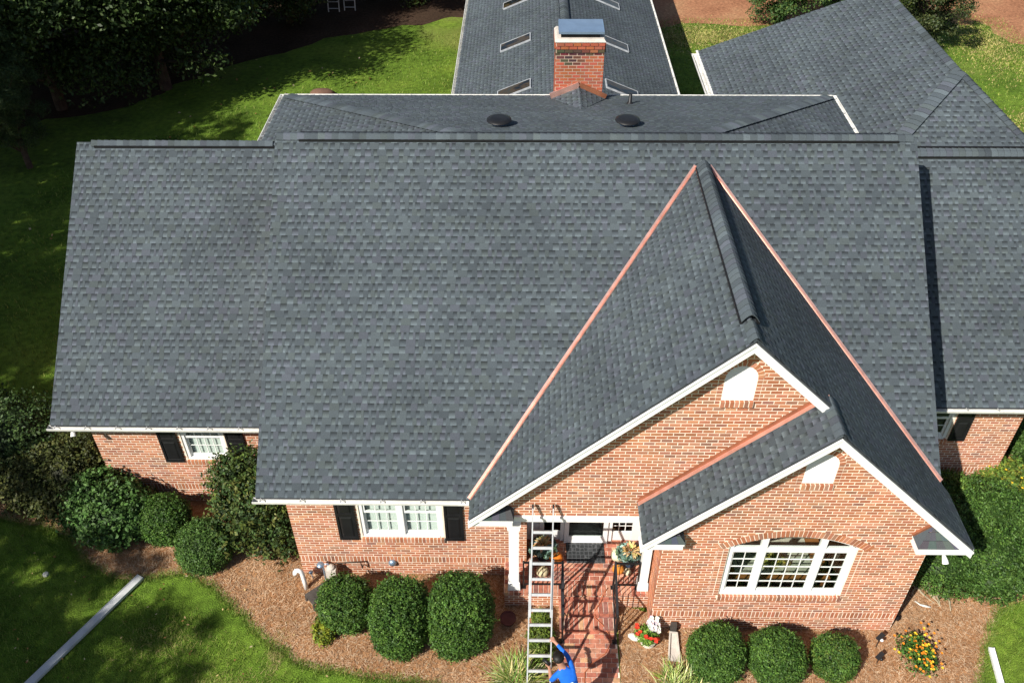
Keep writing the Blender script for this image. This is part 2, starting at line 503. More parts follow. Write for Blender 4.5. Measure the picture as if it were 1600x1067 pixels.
# mid wall (front, left of the porch)
w = Wall((0, Ym, 0), (1, 0, 0), (0, -1, 0)); WALLS.append(w)
lay(w, -.1, 2.97, lambda z: (-4.86, .06), [rc(-3.40, -1.69, 1.33, 2.8)], [rc(-3.44, -1.65, 1.215, 2.8)], soldier=SOLD)
rowlock(w, -3.42, -1.67, 1.215, 1.325)
W_MID = w
# left wing
w = Wall((0, Yl, 0), (1, 0, 0), (0, -1, 0)); WALLS.append(w)
lay(w, -.1, 2.95, lambda z: (-9.63, -4.84), [rc(-7.67, -6.71, 1.49, 2.8)], [rc(-7.70, -6.68, 1.375, 2.8)], soldier=SOLD)
rowlock(w, -7.69, -6.69, 1.375, 1.485)
# right wing
w = Wall((0, Yr, 0), (1, 0, 0), (0, -1, 0)); WALLS.append(w)
lay(w, -.1, 2.95, lambda z: (7.9, 11.24), [rc(8.55, 9.72, 1.60, 2.8)], [rc(8.52, 9.75, 1.49, 2.8)], soldier=SOLD, stacks=[rc(9.75, 9.76, 0, .01)])
rowlock(w, 8.53, 9.74, 1.49, 1.595)
# bay
w = Wall((0, Yb, 0), (1, 0, 0), (0, -1, 0), near=True); WALLS.append(w); W_BAY = w
AR = 2.448; AZ = 3.11 - AR; AC = 5.10
wl, wr = 3.89, 6.31
def bay_ext(z):
    a, b = 2.633, 7.62
    lim = (zB - .10 - z) / PG
    if lim <= 0: return None
    return (max(a, Xb - lim), min(b, Xb + lim))
def bay_hole(z):
    if z < 1.24 or z > 3.11: return None
    if z <= 2.79: return (wl, wr)
    hw = math.sqrt(max(AR ** 2 - (z - AZ) ** 2, 0)); return (AC - hw, AC + hw)
def bay_bhole(z):
    if z < 1.115 or z > AZ + AR + .185: return None
    ro = math.sqrt(max((AR + .185) ** 2 - (z - AZ) ** 2, 0))
    if z > 2.77: return (AC - min(ro, 1.44), AC + min(ro, 1.44))
    if z < 1.24: return (wl - .03, wr + .03)
    return (wl, wr)
def louv(x0, x1, z0, zs, zt, ex=0.0):
    c = (x0 + x1) / 2; r = (x1 - x0) / 2
    def f_(z):
        if z < z0 or z > zt + ex: return None
        if z <= zs: return (x0, x1)
        k = (z - zs) / (zt + ex - zs); hw = (r + ex) * math.sqrt(max(1 - k * k, 0)); return (c - hw, c + hw)
    return f_
LB = (4.865, 5.405, 4.61, 5.09, 5.36); LG = (3.352, 3.892, 6.005, 6.52, 6.79)
def vent_brick(L):
    f1 = louv(*L, ex=.115)
    return lambda z: ((L[0] - .02, L[1] + .02) if L[2] - .12 < z < L[2] else f1(z))
def sidestack(L, s):
    return lambda z: ((L[0] - .105, L[0]) if s < 0 else (L[1], L[1] + .105)) if L[2] < z < L[3] + .02 else None
lay(w, -.1, zB, bay_ext, [bay_hole, louv(*LB)], [bay_bhole, vent_brick(LB)], soldier=SOLD,
    stacks=[lambda z: (wl - .21, wl) if 1.2 < z < 2.77 else None, lambda z: (wr, wr + .21) if 1.2 < z < 2.77 else None, sidestack(LB, -1), sidestack(LB, 1)])
arch(w, AC, AZ, AR, -math.asin(1.40 / AR), math.asin(1.40 / AR), .178)
rowlock(w, wl - .02, wr + .02, 1.125, 1.235)
def vent_trim(w, L):
    arch(w, (L[0] + L[1]) / 2, L[3], (L[1] - L[0]) / 2, -math.pi / 2, math.pi / 2, .105, pitch=.078)
    rowlock(w, L[0] - .015, L[1] + .015, L[2] - .115, L[2] - .005)
vent_trim(w, LB)
# upper gable wall over the porch
w = Wall((0, Yg, 0), (1, 0, 0), (0, -1, 0), near=True); WALLS.append(w); W_GAB = w
def gab_ext(z):
    lim = (zG - .10 - z) / PG
    if lim <= 0: return None
    return (max(-.36, Xg - lim), min(5.45, Xg + lim))
lay(w, 2.87, zG, gab_ext, [louv(*LG)], [vent_brick(LG)], stacks=[sidestack(LG, -1), sidestack(LG, 1)])
vent_trim(w, LG)
# bay side walls, mid and wing returns
w = Wall((2.633, 0, 0), (0, -1, 0), (-1, 0, 0)); WALLS.append(w)
lay(w, -.1, 3.0, lambda z: (-12.25, -Yb - .003), soldier=SOLD, phase=.05)
w = Wall((7.62, 0, 0), (0, 1, 0), (1, 0, 0)); WALLS.append(w)
lay(w, -.1, 3.0, lambda z: (Yb + .003, 14.2), soldier=SOLD, phase=.05)
w = Wall((-4.86, 0, 0), (0, -1, 0), (-1, 0, 0)); WALLS.append(w)
lay(w, -.1, 3.0, lambda z: (-13.5, -Ym - .003), soldier=SOLD)
w = Wall((-9.63, 0, 0), (0, -1, 0), (-1, 0, 0)); WALLS.append(w)
lay(w, -.1, 6.6, lambda z: (-(22.6 - max(0, z - 3.0) / TM), -Yl - .003 - max(0, z - 3.0) / TM), soldier=SOLD)
w = Wall((11.24, 0, 0), (0, 1, 0), (1, 0, 0)); WALLS.append(w)
lay(w, -.1, 6.3, lambda z: (Yr + .003 + max(0, z - 3.0) / TM, 22.0 - max(0, z - 3.0) / TM), soldier=SOLD)
# porch recess side (mid wall return)
w = Wall((.06, 0, 0), (0, 1, 0), (1, 0, 0)); WALLS.append(w)
lay(w, -.1, 2.7, lambda z: (Ym + .003, 12.2))
# porch plinth faces
w = Wall((0, 10.82, 0), (1, 0, 0), (0, -1, 0)); WALLS.append(w)
lay(w, -.1, .43, lambda z: (-.40, 2.63))
w = Wall((-.40, 0, 0), (0, -1, 0), (-1, 0, 0)); WALLS.append(w)
lay(w, -.1, .43, lambda z: (-Ym + .01, -10.823))

# chimney (a part of its own) on the rear slope
CHX0, CHX1, CHY0, CHY1 = .70, 1.875, 20.90, 21.75
def chim_col():
    return None
CHW = []
for (O, U, Nn, a, b) in (((0, CHY0, 0), (1, 0, 0), (0, -1, 0), CHX0, CHX1), ((CHX1, 0, 0), (0, 1, 0), (1, 0, 0), CHY0 + .003, CHY1),
                         ((0, CHY1, 0), (-1, 0, 0), (0, 1, 0), -CHX1, -CHX0), ((CHX0, 0, 0), (0, -1, 0), (-1, 0, 0), -CHY1, -CHY0 - .003)):
    w = Wall(O, U, Nn); CHW.append(w)
    n0 = len(BRICKS)
    lay(w, 6.2, 8.30, lambda z, a=a, b=b: (a, b))
    for i in range(n0, len(BRICKS)):
        q = BRICKS[i]; uu = q[1][0][0]; zz = q[1][0][1]
        c = q[3]; c = (.36 * rnd.uniform(.8, 1.12), .095 * rnd.uniform(.8, 1.2), .052 * rnd.uniform(.8, 1.2))
        soot = math.exp(-((zz - 7.86) / .16) ** 2) * math.exp(-((uu - (a + .33)) / .32) ** 2) + .55 * math.exp(-((zz - 8.02) / .07) ** 2)
        if soot * rnd.uniform(.6, 1.5) > .34: c = (.10 * rnd.uniform(.6, 1.6), .055 * rnd.uniform(.6, 1.4), .04)
        extra = .028 if zz > 8.00 else 0
        BRICKS[i] = (q[0], q[1], q[2] + extra, c)

# sort bricks: the 300 that show largest become objects of their own
cand = []
for i, (w, p, d, c) in enumerate(BRICKS):
    if not w.near: continue
    u = sum(q[0] for q in p) / 4; z = sum(q[1] for q in p) / 4
    if z < 1.0: continue
    if w is W_GAB and (u > 2.2 and z < 6.136 - (5.148 - u) * PG + .45): continue      # behind the bay roof
    if w is W_BAY and (u < 3.3 or u > 7.0) and z < 3.7: continue
    P3 = w.P(u, z, 0); pu, pv, F = project(P3)
    size = abs(p[1][0] - p[0][0]) * abs(p[2][1] - p[1][1])
    cand.append((-size / F ** 2, i))
cand.sort()
single = set(i for _, i in cand[:290])
for w in WALLS + CHW:
    pass
ch_root = None
for w in WALLS:
    w.obj = w.back.build('wall', 'mortar', HOUSE)
chimney = MB()
for w in CHW:
    chimney.v_off = 0
    for f_, c_ in zip(w.back.f, w.back.c):
        chimney.face([w.back.v[k] for k in f_], c_)
chimney_o = chimney.build('chimney', 'mortar_grey', HOUSE)
chimney_o['label'] = 'square red brick chimney with sooty stain and metal cap'
for w in CHW: w.obj = chimney_o; w.fill = CHW[0].fill
for i, (w, p, d, c) in enumerate(BRICKS):
    if i in single:
        mb = MB(); w.quadbox(mb, p, -.012, d, c); mb.build('brick', 'brick', w.obj)
    else:
        w.quadbox(w.fill, p, -.012, d, c)
done = set()
for w in WALLS + CHW:
    if id(w.fill) in done or not w.fill.f: continue
    done.add(id(w.fill))
    kind(w.fill.build('brickwork', 'brick', w.obj), 'stuff')

# ------------------------------------------------------------------ roofs
SH_E = .143
TABC = [(.065, .080, .090), (.061, .075, .085), (.070, .086, .094), (.066, .081, .084), (.070, .080, .096), (.058, .071, .081), (.073, .090, .099)]
PIECES = []     # (score, seg index, polys)

def clip_poly(poly, convex):
    """Sutherland-Hodgman; convex ccw"""
    out = poly
    n = len(convex)
    for i in range(n):
        a = convex[i]; b = convex[(i + 1) % n]
        ex, ey = b[0] - a[0], b[1] - a[1]
        inp = out; out = []
        if not inp: return []
        for j in range(len(inp)):
            p = inp[j]; q = inp[(j + 1) % len(inp)]
            sp = ex * (p[1] - a[1]) - ey * (p[0] - a[0]); sq = ex * (q[1] - a[1]) - ey * (q[0] - a[0])
            if sp >= -1e-9: out.append(p)
            if (sp >= 0) != (sq >= 0) and abs(sp - sq) > 1e-12:
                t = sp / (sp - sq); out.append((p[0] + t * (q[0] - p[0]), p[1] + t * (q[1] - p[1])))
    return out

SEGS = []
def roof(pts, sdir, thick=.05, shingles=True, t0=None, rank=True, coarse=False, name='roof'):
    """pts: planar polygon in 3-D (any order that is convex); sdir: direction along the courses"""
    P = [Vector(p) for p in pts]
    n = (P[1] - P[0]).cross(P[2] - P[0]).normalized()
    if n.z < 0: n = -n; P = P[::-1]
    s = Vector(sdir).normalized(); t = n.cross(s).normalized()
    if t.z < 0: t = -t; s = -s
    O = min(P, key=lambda p: p.dot(t)) if t0 is None else Vector(t0)
    poly = [((p - O).dot(s), (p - O).dot(t)) for p in P]
    area = sum(poly[i][0] * poly[(i + 1) % len(poly)][1] - poly[(i + 1) % len(poly)][0] * poly[i][1] for i in range(len(poly)))
    if area < 0: poly = poly[::-1]
    deck = MB()
    low = [p - n * .012 for p in P]
    deck.prism([p - Vector((0, 0, thick)) for p in low], (0, 0, thick))
    o = deck.build(name, 'deck', HOUSE, fix=True)
    si = len(SEGS); SEGS.append([o, MB()])
    if not shingles: return o
    W3 = lambda q, h: O + s * q[0] + t * q[1] + n * h
    smin = min(p[0] for p in poly); smax = max(p[0] for p in poly); tmin = min(p[1] for p in poly); tmax = max(p[1] for p in poly)
    view = -n.dot(_fw)
    k = math.floor(tmin / SH_E)
    rr = random.Random(si * 31 + 5)
    while k * SH_E < tmax:
        ta = k * SH_E; tb = ta + SH_E
        x = smin - rr.uniform(0, .4)
        tab = rr.random() < .5
        course_k = rr.uniform(.96, 1.04)
        while x < smax:
            wdt = rr.choice((.05, .08, .10, .13, .19)) if tab else rr.choice((.055, .08, .10, .13))
            if coarse: wdt *= 1.0
            rect = [(x, ta), (x + wdt, ta), (x + wdt, tb), (x, tb)]
            x += wdt
            inside = rect[0][0] >= smin and rect[1][0] <= smax
            cp = clip_poly(rect, poly)
            if len(cp) >= 3:
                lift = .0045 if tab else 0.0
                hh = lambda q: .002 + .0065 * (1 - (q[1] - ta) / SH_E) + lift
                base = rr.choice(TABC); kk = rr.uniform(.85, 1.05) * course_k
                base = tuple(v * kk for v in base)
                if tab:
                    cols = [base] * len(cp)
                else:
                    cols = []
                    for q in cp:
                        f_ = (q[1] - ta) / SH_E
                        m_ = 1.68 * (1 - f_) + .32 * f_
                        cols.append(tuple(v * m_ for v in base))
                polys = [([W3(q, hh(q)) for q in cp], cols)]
                L = len(cp)
                for j in range(L):
                    a = cp[j]; b = cp[(j + 1) % L]
                    if abs(a[1] - ta) < 1e-6 and abs(b[1] - ta) < 1e-6:
                        polys.append(([W3(a, -.004), W3(b, -.004), W3(b, hh(b)), W3(a, hh(a))], tuple(v * .8 for v in base)))
                    elif tab and abs(a[0] - b[0]) < 1e-6:
                        polys.append(([W3(a, -.002), W3(b, -.002), W3(b, hh(b)), W3(a, hh(a))], tuple(v * .8 for v in base)))
                if tab and rank and len(cp) == 4 and wdt > .09:
                    c3 = W3((x - wdt / 2, ta + .07), 0); F = depth(c3)
                    PIECES.append((-view * wdt / F ** 2, si, polys, c3))
                else:
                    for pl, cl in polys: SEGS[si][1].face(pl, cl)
            tab = not tab
        k += 1
    return o

def zp(y): return zmain(y)
# main front slope
R_MAIN = roof([(-5.25, Yme, ZE), (8.08, Yme, ZE), (8.08, Yri, zR), (-5.25, Yri, zR)], (1, 0, 0))
# left wing, right wing
R_LEFT = roof([(-10.11, 13.107, 3.06), (-5.2, 13.107, 3.06), (-5.2, 17.96, 3.06 + TM * 4.853), (-10.11, 17.96, 3.06 + TM * 4.853)], (1, 0, 0))
zLr = 3.06 + TM * 4.853
R_RIGHT = roof([(8.0, 13.86, 3.05), (11.72, 13.86, 3.05), (11.72, 18.28, 3.05 + TM * 4.42), (8.0, 18.28, 3.05 + TM * 4.42)], (1, 0, 0))
zRr = 3.05 + TM * 4.42
# front gable
yv = Yme + (zG - ZE) / TM
R_GL = roof([(Xv, Ygf, ZE), (Xg, Ygf, zG), (Xg, yv, zG), (Xv, Yme, ZE)], (0, 1, 0))
zXe = zG - PG * (Xe - Xg)
gO = (Xe, Ybf, zXe)
yxe = Yme + (zXe - ZE) / TM
yxb = Yme + (zB - ZE) / TM
R_GR = roof([(Xg, Ygf, zG), (Xb, Ygf, zB), (Xb, yxb, zB), (Xg, yv, zG)], (0, 1, 0), t0=gO)
R_GR2 = roof([(Xb, Ybf, zB), (Xe, Ybf, zXe), (Xe, yxe, zXe), (Xb, yxb, zB)], (0, 1, 0), t0=gO)
# bay left slope
zB3 = zB - PG * (Xb - Xb3)
R_BL = roof([(Xb3, Ybf, zB3), (Xb, Ybf, zB), (Xb, Yg - .01, zB), (Xb3, Yg - .01, zB3)], (0, 1, 0))
# rear upper storey: low hip behind the ridge
DZ = 6.72; DX0, DX1, DY = -6.23, 7.79, 21.36
HT0 = (-1.2, 16.98); HT1 = (3.62, 16.98)
kd = (zR - .03 - DZ) / (DY - Yri)
zd = lambda y: DZ + kd * (DY - y)
R_DB = roof([(DX0, DY, DZ), (DX1, DY, DZ), (HT1[0], HT1[1], zd(HT1[1])), (HT0[0], HT0[1], zd(HT0[1]))], (1, 0, 0), rank=False)
zh = zd(HT0[1]); kl = (zh - DZ) / (HT0[0] - DX0)
zl = lambda x: DZ + kl * (x - DX0)
hipy = lambda x: DY - (x - DX0) * (DY - HT0[1]) / (HT0[0] - DX0)
R_DL = roof([(DX0, DY, DZ), (DX0, 18.25, DZ), (-5.2, 18.25, zl(-5.2)), (-5.2, hipy(-5.2), zl(-5.2))], (0, 1, 0), rank=False)
R_DL2 = roof([(-5.2, hipy(-5.2), zl(-5.2)), (-5.2, 16.98, zl(-5.2)), (HT0[0], HT0[1], zh)], (0, 1, 0), rank=False, t0=(DX0, DY, DZ))
kr = (zd(HT1[1]) - DZ) / (DX1 - HT1[0])
R_DR = roof([(DX1, DY, DZ), (DX1, 16.98, DZ), (HT1[0], HT1[1], zd(HT1[1]))], (0, 1, 0), rank=False)
# garage wing behind right
K = Vector((10.29, 20.35, 7.82))
zgl = lambda x: K.z - .525 * (K.x - x)
R_GA = roof([(K.x, K.y, K.z), (10.29, 26.25, K.z), (5.46, 27.78, zgl(5.46)), (5.46, 21.9, zgl(5.46)), (8.22, 18.28, zgl(8.22))], (0, 1, 0), rank=False)
R_GF = roof([(K.x, K.y, K.z), (8.21, 18.28, 6.785), (11.62, 18.28, 6.785)], (1, 0, 0), rank=False)
roof([(K.x, K.y, K.z), (11.64, 18.2, 6.74), (14.6, 13.9, 3.05), (14.6, 26.2, 3.05), (10.29, 26.25, K.z)], (0, 1, 0), shingles=False)
# back wing
BWX0, BWX1, BWC, BWZ, BWR = -2.53, 5.27, 1.37, 3.09, 4.69
R_BW = roof([(BWX0, 21.4, BWZ), (BWX0, 46, BWZ), (BWC, 46, BWR), (BWC, 21.4, BWR)], (0, 1, 0), rank=False)
R_BW2 = roof([(BWX1, 21.4, BWZ), (BWX1, 46, BWZ), (BWC, 46, BWR), (BWC, 21.4, BWR)], (0, 1, 0), rank=False)
# slopes that only close the house from behind
roof([(-10.11, 17.97, zLr), (-5.2, 17.97, zLr), (-5.2, 22.9, 3.06), (-10.11, 22.9, 3.06)], (1, 0, 0), shingles=False)
roof([(-5.25, 16.87, zR), (8.08, 16.87, zR), (8.08, 17.9, zR - .9), (-5.25, 17.9, zR - .9)], (1, 0, 0), shingles=False)

PIECES.sort(key=lambda q: q[0])
n_single = 0
for sc, si, polys, c3 in PIECES:
    ok = False
    if n_single < 290:
        # hidden under the gable or under the bay roof?
        x, y, z = c3
        hid = SEGS[si][0] is R_MAIN and (y - Yme) * TM < PG * min(x - Xv, Xe - x) - .02
        ok = not hid
    if ok:
        n_single += 1
        mb = MB()
        for pl, cl in polys: mb.face(pl, cl)
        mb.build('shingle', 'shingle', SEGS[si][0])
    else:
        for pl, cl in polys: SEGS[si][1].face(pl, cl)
for o, mb in SEGS:
    if mb.f: kind(mb.build('shingle_field', 'shingle', o), 'stuff')

# ridge and hip caps, each cap a piece
cap_n = [0]
def caps(a, b, na, nb, parent, wdt=.15, step=.145, lift=.02, single=True, vent=False):
    """cap shingles from a to b, lapping; na, nb: downslope unit vectors on either side"""
    a = Vector(a); b = Vector(b); L = (b - a).length; d = (b - a) / L
    na = Vector(na).normalized(); nb = Vector(nb).normalized()
    joined = MB(); n = int(L / step)
    up = Vector((0, 0, 1)); up = (up - d * up.dot(d)).normalized()
    for i in range(n):
        p0 = a + d * (i * step - .02); p1 = a + d * ((i + 1) * step + .012)
        base = rnd.choice(TABC); k = rnd.uniform(.82, 1.38); c = tuple(v * k for v in base)
        h0 = lift + .002; h1 = lift + .020
        mb = MB() if single else joined
        def pr(p, h):
            o_ = []
            for t_ in (-1, -.66, -.33, 0, .33, .66, 1):
                nn = na if t_ < 0 else nb; q_ = abs(t_); vz = nn.dot(up)
                o_.append(p + (nn - up * vz) * (wdt * q_) + up * (vz * wdt * (q_ ** 1.7) + h - .012 * q_))
            return o_
        A = pr(p0, h1); B = pr(p1, h0)
        for j in range(6): mb.face([A[j], A[j + 1], B[j + 1], B[j]], c)
        dn = up * (.02 if lift > .015 else .004)
        [mb.face([A[j] - dn, A[j + 1] - dn, A[j + 1], A[j]], tuple(v * .7 for v in c)) for j in range(6)]
        mb.face([A[0] - dn, A[0], B[0], B[0] - dn], tuple(v * .8 for v in c)); mb.face([A[6], A[6] - dn, B[6] - dn, B[6]], tuple(v * .8 for v in c))
        if single: mb.build('ridge_cap', 'shingle', parent); cap_n[0] += 1
    if not single: kind(joined.build('ridge_cap_row', 'shingle', parent), 'stuff')

def down(pt, q):  # unit vector from pt to q
    return (Vector(q) - Vector(pt)).normalized()
fm = Vector((0, -1, -TM)).normalized(); bk = Vector((0, 1, -kd)).normalized()
def ridge_vent(a, b, parent, na, nb, off=.15, h=.018):
    mb = MB()
    a = Vector(a); b = Vector(b)
    for nn in (na, nb):
        nn = Vector(nn).normalized()
        mb.bar(a + nn * (off - .012) + Vector((0, 0, h)), b + nn * (off - .012) + Vector((0, 0, h)), .055, .042)
    return mb.build('ridge_vent', 'black_plastic', parent)
caps((-5.2, Yri, zR + .02), (8.05, Yri, zR + .02), fm, bk, R_MAIN, wdt=.13, lift=.02)
ridge_vent((-4.75, Yri, zR + .01), (7.7, Yri, zR + .01), R_MAIN, fm, bk, off=.14)
caps((-9.75, 17.96, zLr + .02), (-5.62, 17.96, zLr + .02), fm, (0, 1, -TM), R_LEFT, wdt=.13, lift=.02)
ridge_vent((-9.7, 17.96, zLr + .01), (-5.63, 17.96, zLr + .01), R_LEFT, fm, (0, 1, -TM), off=.14)
caps((8.1, 18.28, zRr + .02), (11.7, 18.28, zRr + .02), fm, (0, 1, .45), R_RIGHT, wdt=.13, lift=.02)
ridge_vent((8.15, 18.28, zRr + .01), (11.7, 18.28, zRr + .01), R_RIGHT, fm, (0, 1, .45), off=.14)
gl, gr = (-1, 0, -PG), (1, 0, -PG)
caps((Xg, Ygf + .02, zG + .02), (Xg, 11.25, zG + .02), gl, gr, R_GL, wdt=.16, lift=.012)
caps((Xg, 11.2, zG + .05), (Xg, yv - .1, zG + .05), gl, gr, R_GL, wdt=.20, lift=.045)
ridge_vent((Xg, 11.2, zG + .03), (Xg, yv - .25, zG + .03), R_GL, gl, gr, off=.205, h=.02)
caps((Xb, Ybf + .02, zB + .02), (Xb, Yg - .02, zB + .02), gl, gr, R_BL, wdt=.16, lift=.012)
def hip(a, b, na, nb, parent, **k): caps(a, b, na, nb, parent, **k)
sl = Vector((-1, 0, -kl)); sr = Vector((1, 0, -kr))
hip((DX0 + .16, DY - .16, DZ + .06), (HT0[0], HT0[1], zh + .02), (-.7, -.7, -.03), (.7, .7, -.03), R_DB, lift=.01, single=False)
hip((DX1 - .16, DY - .16, DZ + .06), (HT1[0], HT1[1], zd(HT1[1]) + .02), (.7, -.7, -.03), (-.7, .7, -.03), R_DB, lift=.01, single=False)
hip((8.24, 18.3, 6.80), (K.x, K.y, K.z + .01), (-.72, .69, -.05), (.72, -.69, -.05), R_GF, lift=.02, wdt=.16)
hip((11.6, 18.3, 6.80), (K.x, K.y, K.z + .01), (-.85, -.52, -.08), (.85, .52, -.3), R_GF, lift=.02, wdt=.14)
caps((K.x, K.y, K.z + .01), (10.29, 26.25, K.z + .01), (-1, 0, -.5), (1, 0, -1), R_GA, lift=.02, wdt=.16, step=.2)
caps((BWC, 22.0, BWR + .02), (BWC, 46, BWR + .02), (-1, 0, -.41), (1, 0, -.41), R_BW, lift=.05, wdt=.17, single=False, step=.2)
ridge_vent((BWC, 22.0, BWR + .02), (BWC, 46, BWR + .02), R_BW, (-1, 0, -.41), (1, 0, -.41), off=.18, h=.02)

# copper valleys: folded strips lying on both slopes
def valley(a, b, na, nb, wa, wb, parent, lift=.024):
    a = Vector(a); b = Vector(b); d = (b - a).normalized(); na = Vector(na).normalized(); nb = Vector(nb).normalized()
    sa = na.cross(d).normalized(); sb = nb.cross(d).normalized()
    if sa.z < 0: sa = -sa
    if sb.z < 0: sb = -sb
    mb = MB(); rib = (na + nb).normalized()
    def ring(p): return [p + sa * wa + na * (lift - .012), p + sa * wa + na * lift, p + sa * .018 + na * lift, p + rib * .05, p + sb * .018 + nb * lift, p + sb * wb + nb * lift, p + sb * wb + nb * (lift - .012)]
    n = 12
    for i in range(n):
        A = ring(a + (b - a) * (i / n)); B = ring(a + (b - a) * ((i + 1) / n))
        for j in range(6): mb.face([A[j], A[j + 1], B[j + 1], B[j]])
    return mb.build('valley_flashing', 'copper', parent)
vb = Vector((Xg - .12, yv - .13, zG - .11))
valley((Xv, Yme, ZE), vb, (0, -TM, 1), (-PG, 0, 1), .065, .065, R_GL)
vt = Vector((Xg + .12, yv - .13, zG - .11))
valley((Xe - .15, yxe + .15 * PG / TM, zXe + .15 * PG), vt, (0, -TM, 1), (PG, 0, 1), .07, .055, R_GR)

# rake boards and soffits of the two front gables
def rake(x0, z0, x1, z1, yf, yw, h=.20, top=.065):
    mb = MB()
    q = [(x0, yf, z0 - top - h), (x1, yf, z1 - top - h), (x1, yf, z1 - top), (x0, yf, z0 - top)]
    mb.prism(q, (0, .035, 0))
    mb.prism([(x0, yf + .035, z0 - top - h + .02), (x1, yf + .035, z1 - top - h + .02), (x1, yf + .035, z1 - top - h + .05), (x0, yf + .035, z0 - top - h + .05)], (0, yw - yf - .03, 0))
    c = [(x0, yf - .018, z0 - top - .045), (x1, yf - .018, z1 - top - .045), (x1, yf - .018, z1 - top + .008), (x0, yf - .018, z0 - top + .008)]
    mb.prism(c, (0, .018, 0))
    return mb.build('rake_board', 'white_paint', HOUSE, fix=True)
rake(Xv - .02, ZE + .0, Xg, zG, Ygf, Yg)
rake(Xb + .05, zB - .05 * PG, Xg, zG, Ygf, Yg)
rake(Xb3 - .02, zB3 - .02 * PG, Xb, zB, Ybf, Yb)
rake(Xe + .02, zXe - .02 * PG, Xb, zB, Ybf, Yb)

# eave returns with little pent roofs
def eave_return(x0, x1, yf, yw, z, inner):
    mb = MB()
    mb.box(x0, x1, yf + .04, yw, z - .17, z - .02)
    mb.box(x0 - .01, x1 + .01, yf + .01, yw, z - .02, z + .03)
    o = mb.build('eave_return', 'white_paint', HOUSE)
    zt = z + .04; zw = z + .36
    s = 1 if inner > 0 else -1
    xi = x1 if inner > 0 else x0; xo = x0 if inner > 0 else x1
    pr = MB()
    a = (xo, yf, zt); b = (xi + s * .03, yf, zt); c_ = (xi - s * .26, yw, zw); d_ = (xo + s * (zw - z + .24) / PG, yw, zw); e_ = (xi + s * .03, yw, zt)
    cols = [TABC[1], TABC[1], TABC[2], TABC[2]]
    # shingle rows on the little roof
    for k in range(3):
        f0, f1 = k / 3, (k + 1) / 3
        L = lambda f_: Vector(a).lerp(Vector(d_), f_); R_ = lambda f_: Vector(b).lerp(Vector(c_), f_)
        n = 6
        for j in range(n):
            cc = tuple(v * rnd.uniform(.8, 1.15) for v in rnd.choice(TABC))
            h = Vector((0, 0, .006 + (.006 if j % 2 else 0)))
            pr.face([L(f0).lerp(R_(f0), j / n) + h, L(f0).lerp(R_(f0), (j + 1) / n) + h, L(f1).lerp(R_(f1), (j + 1) / n), L(f1).lerp(R_(f1), j / n)], cc)
    pr.face([b, e_, c_], TABC[0])
    pr.face([a, b, e_, (xo, yw, zt)], TABC[0])
    po = pr.build('pent_roof', 'shingle', HOUSE)
    cf = MB()
    cf.bar(Vector(c_) + Vector((0, -.02, .02)), Vector(d_) + Vector((0, -.02, .02)), .05, .08)
    cf.bar(Vector(c_) + Vector((0, -.02, .02)), Vector(e_) + Vector((0, -.02, .02)), .05, .07)
    cf.build('flashing', 'copper_dull', po)
eave_return(Xv, -.22, Ygf, Ym, ZE - .07, 1)
eave_return(Xb3, 2.93, Ybf, Yb, zB3 - .06, 1)
eave_return(7.22, Xe, Ybf, Yb, zXe - .06, -1)
# copper flashing where the bay roof meets the upper gable wall
mb = MB(); XF = Xb - .17
zf = lambda x: zB - PG * (Xb - x)
mb.prism([(Xb3, Yg - .022, zf(Xb3) + .01), (XF, Yg - .022, zf(XF) + .01), (XF, Yg - .022, zf(XF) + .14), (Xb3, Yg - .022, zf(Xb3) + .14)], (0, .012, 0))
mb.build('wall_flashing', 'copper_dull', HOUSE, fix=True)
mb = MB()
mb.prism([(Xb3, Yg - .10, zB3 + .016), (Xb, Yg - .10, zB + .016), (Xb, Yg - .022, zB + .03), (Xb3, Yg - .022, zB3 + .03)], (0, 0, .006))
mb.build('wall_flashing', 'copper', HOUSE, fix=True)

# gutters with hangers
def gutter(a, b, out, hang=.61, soffit_to=None, size=1.0):
    a = Vector(a); b = Vector(b); out = Vector(out)
    prof = [(0, 0), (0, -.115), (.075, -.115), (.09, -.08), (.125, -.05), (.132, .0), (.118, .002), (.112, -.012), (.112, -.045), (.08, -.075), (.068, -.104), (.006, -.104), (.006, 0)]
    ring = lambda p: [p + out * (o_ * size) + Vector((0, 0, z_ * size)) for o_, z_ in prof]
    A = ring(a); B = ring(b); n = len(prof); mb = MB()
    for i in range(n): mb.face([A[i], A[(i + 1) % n], B[(i + 1) % n], B[i]])
    for E_ in (A, B): mb.face(E_[:6])
    o = mb.build('gutter', 'gutter_white', HOUSE, fix=True)
    L = (b - a).length; k = max(2, int(L / hang)); d = (b - a) / L
    hm = MB()
    for i in range(k):
        p = a + d * (.15 + (L - .3) * i / (k - 1))
        hm.bar(p + out * .004 + Vector((0, 0, -.006)), p + out * .122 * size + Vector((0, 0, -.006)), .022, .008)
        hm.bar(p + d * .06 + out * .01 + Vector((0, 0, -.02)), p + out * .10 * size + Vector((0, 0, -.012)), .008, .006)
    me = hm.build('hanger', 'aluminium', o)
    return o
def eave(x0, x1, ye, yw, ze):
    gutter((x0 - .03, ye + .025, ze - .028), (x1, ye + .025, ze - .028), (0, -1, 0))
    mb = MB()
    mb.box(x0, x1, ye + .028, ye + .05, ze - .21, ze - .045)
    mb.box(x0, x1, ye + .05, yw, ze - .205, ze - .18)
    mb.build('fascia', 'white_paint', HOUSE)
eave(-5.27, Xv - .02, Yme, Ym, ZE)
eave(-10.13, -5.27, 13.107, Yl, 3.06)
eave(8.10, 11.74, 13.86, Yr, 3.05)
gutter((DX0 - .02, DY - .01, DZ - .02), (DX1 + .02, DY - .01, DZ - .02), (0, 1, 0))
